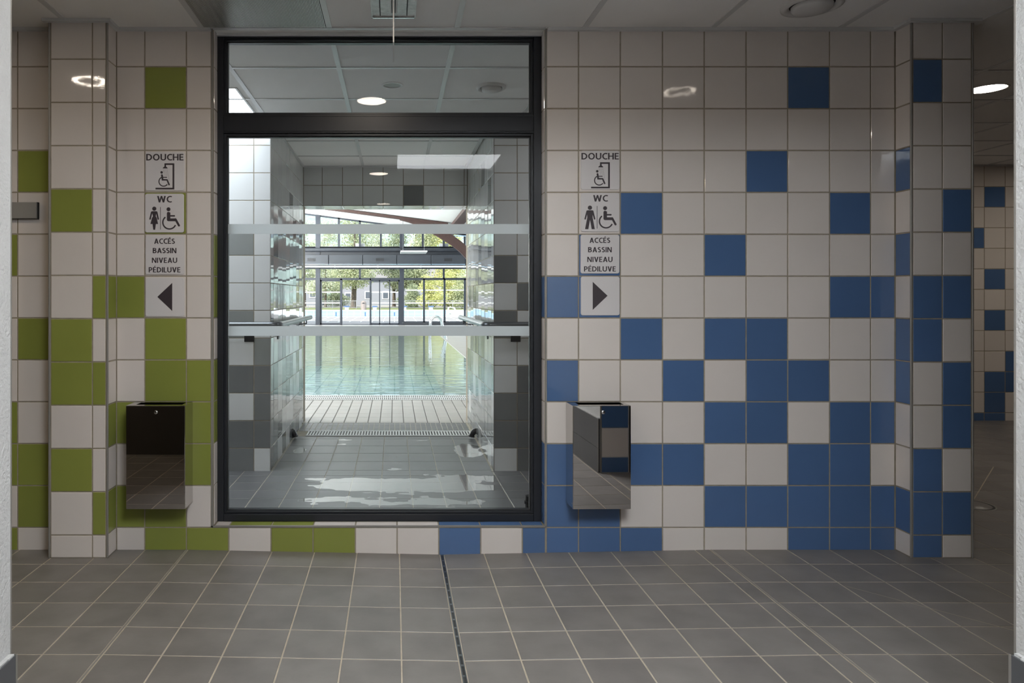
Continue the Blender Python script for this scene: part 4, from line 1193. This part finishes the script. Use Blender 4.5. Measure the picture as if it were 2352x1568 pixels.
for p, lab in ((826.5, 'small white box on the sill of the upper hall window above the doors'), (1020.5, 'small white box on the upper window sill beside the timber arch')):
    if p > 900: o = empty('white_box', (xh(p), YH + .3, zh(567)))
    tag(o, lab, 'box', 'white boxes on the upper window sill')
    a = MB(); a.box(xh(p - 10.5), xh(p + 10.5), YH + .20, YH + .45, zh(567), zh(558), WHITEP, .01); a.build('box_body', o)
    a = MB(); a.box(xh(p - 10.5), xh(p + 10.5), YH + .19, YH + .2, zh(566.5), zh(565.5), GRATE); a.build('base_flange', o)

# added panel on made-up rods, standing in for a lamp reflection in the glass
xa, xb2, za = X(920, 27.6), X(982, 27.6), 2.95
o = empty('reflection_panel', ((xa + xb2) / 2, 28.2, za)); tag(o, 'added flat white panel standing in for a reflection in the glass before the dark band', 'reflection stand-in')
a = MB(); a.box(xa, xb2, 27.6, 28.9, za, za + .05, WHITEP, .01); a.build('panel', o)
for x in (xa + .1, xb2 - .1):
    a = MB(); a.tube([(x, 28.25, za + .04), (x, 28.25, roofz(x) - .003)], .006, SATIN, 6); a.build('added_rod', o)
# chrome pool ladder at the pool's right edge
o = empty('pool_ladder', (1.4, 20.6, DZ)); tag(o, 'arched chrome handrails of the pool ladder at the pool edge', 'pool ladder')
for dy in (-.3, .3):
    a = MB(); yl_ = 20.6 + dy; c_ = Vector((1.22, .34)); path = []
    path.append(Vector((1.02, yl_, -.7))); path.append(Vector((1.04, yl_, .1)))
    for k in range(11):
        t = math.pi - math.pi * k / 10; path.append(Vector((1.22 + .17 * math.cos(t), yl_, .40 + .22 * math.sin(t))))
    path.append(Vector((1.47, yl_, .1))); path.append(Vector((1.50, yl_, DZ)))
    a.tube(path, .026, CHROME, 12); a.build('hand_rail', o)
for z in (-.25, -.5):
    a = MB(); a.box(.98, 1.06, 20.3, 20.9, z, z + .03, CHROME, .005); a.build('step', o)

# ------------------------------------------------------------------ outdoors
mb = MB()
YO = 42.0
mb.box(-40, 40, YH + .3, YO, -.3, DZ, CREAM)
mb.box(-40, 4.9, 62.6, 63.4, -.3, DZ + .01, WHITEP); mb.box(-40, 4.9, YO, YO + .4, -.3, DZ + .012, WHITEP)
mb.box(4.9, 40, YO, 63.4, -.3, DZ, STICK)
mb.box(-40, 4.9, YO, 63, -1.6, -1.5, OUTB); mb.box(-40, 4.9, 62.55, 62.62, -1.5, DZ - .03, OUTB)
for k in range(-40, 9): mb.box(k * .6 - .012, k * .6 + .012, 62.54, 62.56, -1.5, DZ - .03, STICK)
mb.box(-40, 4.9, 62.54, 62.56, -.40, -.38, STICK)
for k in (-5.2, -2.6, 0.0, 2.6): mb.box(k - .05, k + .05, 62.53, 62.55, -.55, -.2, BLOCKM)
for k in range(-30, 40):
    mb.box(k * .55 - .012, k * .55 + .012, 34, YO, DZ, DZ + .002, STICK)
for y in (34, 36, 38, 40): mb.box(-20, 20, y - .05, y + .05, DZ, DZ + .0015, STICK)
struct(mb.build('floor_outdoor_deck'))
a = MB()
a.box(-90, 90, 63.4, 140, -.4, -.05, GRASS); q = struct(a.build('floor_lawn'))
a = MB(); a.box(-90, 90, 80, 90, -.3, .02, PATHM); struct(a.build('floor_path'))
# hill
def hillz(x, y): return max(0, (y - 150) * .26) + 5 * noise.noise(Vector((x * .02, y * .02, 0))) + 1.6 * noise.noise(Vector((x * .15, y * .15, 3))) - .02 * x - 2
a = MB(); NX, NY = 90, 50
hv = [(-150 + 300 * i / NX, 140 + 160 * j / NY, hillz(-150 + 300 * i / NX, 140 + 160 * j / NY)) for j in range(NY + 1) for i in range(NX + 1)]
a.add(hv, [(j * (NX + 1) + i, j * (NX + 1) + i + 1, (j + 1) * (NX + 1) + i + 1, (j + 1) * (NX + 1) + i) for j in range(NY) for i in range(NX)], HILLM, True)
struct(a.build('floor_hill'))

# starting blocks
def block(px, label):
    y = 63.05; x = X(px, y)
    r = empty('starting_block', (x, y, DZ)); tag(r, label, 'starting block', 'starting blocks of the outdoor pool')
    a = MB(); a.box(x - .16, x + .16, y - .2, y + .25, DZ, DZ + .3, WHITEP, .03); a.build('pedestal', r)
    a = MB(); a.box(x - .25, x + .25, y - .35, y + .35, DZ + .3, DZ + .38, BLOCKM, .02); a.build('platform', r)
block(796.5, 'blue topped starting block seen in the open doorway beside the tree trunk')
block(861, 'blue topped starting block seen through the sliding door beside the beige bin')
block(929, 'blue topped starting block half hidden by the thick window post')
block(990, 'blue topped starting block before the yellow green bush')
# beige litter bin
y = 63.6; x = X(835, y); o = empty('litter_bin', (x, y, DZ)); tag(o, 'beige round topped litter bin beyond the outdoor pool', 'bin')
a = MB(); a.lathe((x, y, DZ), [(.25, 0), (.25, .55), (.24, .56)], BINM, 20); a.build('bin_body', o)
a = MB(); a.lathe((x, y, DZ), [(.25, .57), (.25, .62), (.22, .74), (.13, .82), (.001, .84)], BINM, 20); a.build('domed_lid', o)
a = MB(); a.box(x - .09, x + .09, y - .256, y - .2, DZ + .58, DZ + .66, SEAL, .01); a.build('mouth', o)
# white ladder of the outdoor pool
y = 56; x = X(1037, y); o = empty('outdoor_pool_ladder', (x, y, DZ)); tag(o, 'white tubular ladder rails at the corner of the outdoor pool', 'pool ladder')
for dy in (-.4, .4):
    a = MB(); a.tube([(x - .42, y + dy, DZ - .4), (x - .22, y + dy, DZ + .38), (x + .2, y + dy, DZ + .34), (x + .38, y + dy, DZ)], .035, WHITEP, 10); a.build('hand_rail', o)
a = MB(); a.box(x - .46, x - .38, y - .4, y + .4, DZ - .25, DZ - .2, WHITEP); a.build('step', o)
# fence
yfn = 70.0
o = empty('garden_fence', (0, yfn, 0)); tag(o, 'pale metal picket fence across the lawn behind the litter bin', 'fence')
ztop_ = Z(690, yfn)
for k in range(9):
    x0 = -11 + 2.4 * k
    a = MB(); a.box(x0 - .03, x0 + .03, yfn - .03, yfn + .03, -.05, ztop_ + .04, FENCEM); a.build('post', o)
    a = MB()
    a.box(x0 + .03, x0 + 2.37, yfn - .02, yfn + .02, ztop_ - .05, ztop_, FENCEM); a.box(x0 + .03, x0 + 2.37, yfn - .02, yfn + .02, .06, .10, FENCEM)
    if k in (1, 2, 3):
        for q in range(15): a.box(x0 + .1 + q * .15, x0 + .125 + q * .15, yfn - .012, yfn + .012, .1, ztop_ - .05, FENCEM)
    a.build('fence_panel', o)
# buildings
def house(x0, x1, y, z1, label, wins, pitched):
    o = empty('house', ((x0 + x1) / 2, y, 0)); tag(o, label, 'house', 'pale houses behind the trees')
    a = MB(); a.box(x0, x1, y, y + 8, -.2, z1, BLDM); a.build('walls', o)
    a = MB()
    if pitched:
        a.add([(x0 - .3, y - .4, z1), (x1 + .3, y - .4, z1), (x1 + .3, y + 8.4, z1), (x0 - .3, y + 8.4, z1), (x0 - .3, y + 4, z1 + 1.6), (x1 + .3, y + 4, z1 + 1.6)],
              [(0, 1, 5, 4), (2, 3, 4, 5), (1, 2, 5), (3, 0, 4), (3, 2, 1, 0)], CREAM)
    else: a.box(x0 - .2, x1 + .2, y - .2, y + 8.2, z1, z1 + .25, STICK)
    a.build('roof', o)
    for wx, wz in wins:
        a = MB(); a.box(wx, wx + .9, y - .05, y + .02, wz, wz + 1.1, STICK); w_ = a.build('window', o)
        a = MB(); a.box(wx + .1, wx + .8, y - .06, y - .04, wz + .1, wz + 1.0, BLDW); a.build('pane', w_)
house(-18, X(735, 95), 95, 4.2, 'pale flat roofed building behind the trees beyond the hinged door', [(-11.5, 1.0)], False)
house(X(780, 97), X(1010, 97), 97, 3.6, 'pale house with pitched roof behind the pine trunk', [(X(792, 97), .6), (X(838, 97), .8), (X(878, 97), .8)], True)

# trees
def leaves(a, blobs, n, size, mat, r_):
    tot = sum(b[3] * b[4] * b[5] for b in blobs)
    for b in blobs:
        k = int(n * b[3] * b[4] * b[5] / tot)
        for _ in range(k):
            d = Vector((r_.gauss(0, 1), r_.gauss(0, 1), r_.gauss(0, 1))).normalized() * (r_.random() ** .45)
            c = Vector((b[0] + d.x * b[3], b[1] + d.y * b[4], b[2] + d.z * b[5]))
            if c.z < .02: continue
            u = Vector((r_.gauss(0, 1), r_.gauss(0, 1), r_.gauss(0, 1))).normalized(); v = u.orthogonal().normalized()
            s_ = size * (.6 + .8 * r_.random())
            a.face([c - u * s_, c + v * s_ * .55 + u * s_ * .1, c + u * s_, c - v * s_ * .55 + u * s_ * .1], mat)
def tree(x, y, h, wdt, trunk_h, tr, mats, label, n, size, seed, group='trees beyond the pool', cat='tree', lean=0, name='leafy_tree', nb=9, forks=4, low=0.0):
    r_ = random.Random(seed)
    o = empty(name, (x, y, 0)); tag(o, label, cat, group)
    a = MB(); a.tube([(x - .02, y, -.2), (x, y, .15), (x + lean * .3, y, trunk_h * .5), (x + lean, y, trunk_h), (x + lean * 1.5, y, h * .8)], [tr * 1.6, tr * 1.1, tr, tr * .8, tr * .15], BARK, 10); a.build('trunk', o)
    if forks:
        a = MB()
        for k in range(forks):
            an = 2 * math.pi * k / forks + r_.random(); z0 = trunk_h * (.85 + .5 * r_.random())
            L_ = wdt * (.5 + .4 * r_.random())
            a.tube([(x + lean, y, z0), (x + lean + L_ * .5 * math.cos(an), y + L_ * .5 * math.sin(an), z0 + L_ * .25), (x + lean + L_ * math.cos(an), y + L_ * math.sin(an), z0 + L_ * .35)], [tr * .45, tr * .3, tr * .08], BARK, 7)
        a.build('branches', o)
    blobs = []
    for k in range(nb):
        t = k / max(1, nb - 1); zc = trunk_h + low + (h - trunk_h - low) * (.12 + .78 * t)
        an = r_.random() * 6.28; rad = wdt * (.55 - .30 * t) * r_.random() ** .5
        s_ = wdt * (.55 - .22 * t) * (.75 + .5 * r_.random())
        blobs.append((x + lean + rad * math.cos(an), y + rad * math.sin(an), zc, s_, s_, s_ * .62))
    a = MB(); leaves(a, blobs, int(n * 2.4), size * .60, mats, r_); a.build('foliage', o)
LF1 = leafmat('yellow_green_leaves', (.46, .50, .18), (.68, .62, .30))
LF2 = leafmat('dark_green_leaves', (.26, .30, .20), (.44, .46, .29))
LF3 = leafmat('olive_leaves', (.36, .39, .24), (.60, .60, .38))
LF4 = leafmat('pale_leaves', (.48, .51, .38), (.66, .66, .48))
tree(X(812, 74), 74, 13, 4.2, 2.5, .27, LF3, 'broad tree with a thick dark trunk standing beyond the outdoor pool', 5200, .17, 1, lean=.1, nb=12, low=-.6)
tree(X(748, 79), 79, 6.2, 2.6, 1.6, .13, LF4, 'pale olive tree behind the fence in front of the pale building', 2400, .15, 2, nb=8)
tree(X(700, 82), 82, 10, 3.0, 2.6, .14, LF2, 'sparse dark tree with hanging twigs by the passage wall edge', 1500, .15, 3, nb=8)
tree(X(905, 82), 82, 9.5, 3.4, 1.8, .2, LF2, 'dark green tree behind the thick window post', 3800, .17, 4, nb=10)
tree(X(955, 80), 80, 12, 4.0, 1.8, .22, LF3, 'olive tree with spreading branches above the bushes', 4600, .17, 5, nb=11)
tree(X(1035, 80), 80, 11.5, 3.8, 1.4, .2, LF1, 'tall yellow green tree seen beside the timber arch', 4400, .17, 6, nb=11)
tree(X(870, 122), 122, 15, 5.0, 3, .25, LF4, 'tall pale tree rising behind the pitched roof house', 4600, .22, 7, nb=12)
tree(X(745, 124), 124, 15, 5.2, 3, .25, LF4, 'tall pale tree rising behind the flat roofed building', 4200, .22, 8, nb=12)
tree(X(980, 120), 120, 16, 5.5, 3, .25, LF3, 'tall olive tree at the back beyond the yellow green tree', 4600, .22, 9, nb=12)
for px, y, h, w_, m_, lab, sd in ((985, 72, 3.4, 1.9, LF1, 'yellow green bush behind the starting block', 21), (1030, 72, 3.8, 2.0, LF1, 'tall yellow bush behind the white ladder rails', 22),
                              (1062, 71, 3.6, 1.9, LF3, 'olive bush at the passage wall edge', 23), (945, 75, 2.6, 1.6, LF2, 'dark green bush beside the thick window post', 24), (775, 84, 2.4, 2.0, LF2, 'dark hedge bush behind the hinged door', 25)):
    tree(X(px, y), y, h, w_, .25, .06, m_, lab, 1900, .13, sd, group='bushes beyond the fence', cat='bush', name='garden_bush', nb=9, forks=3, low=-.15)
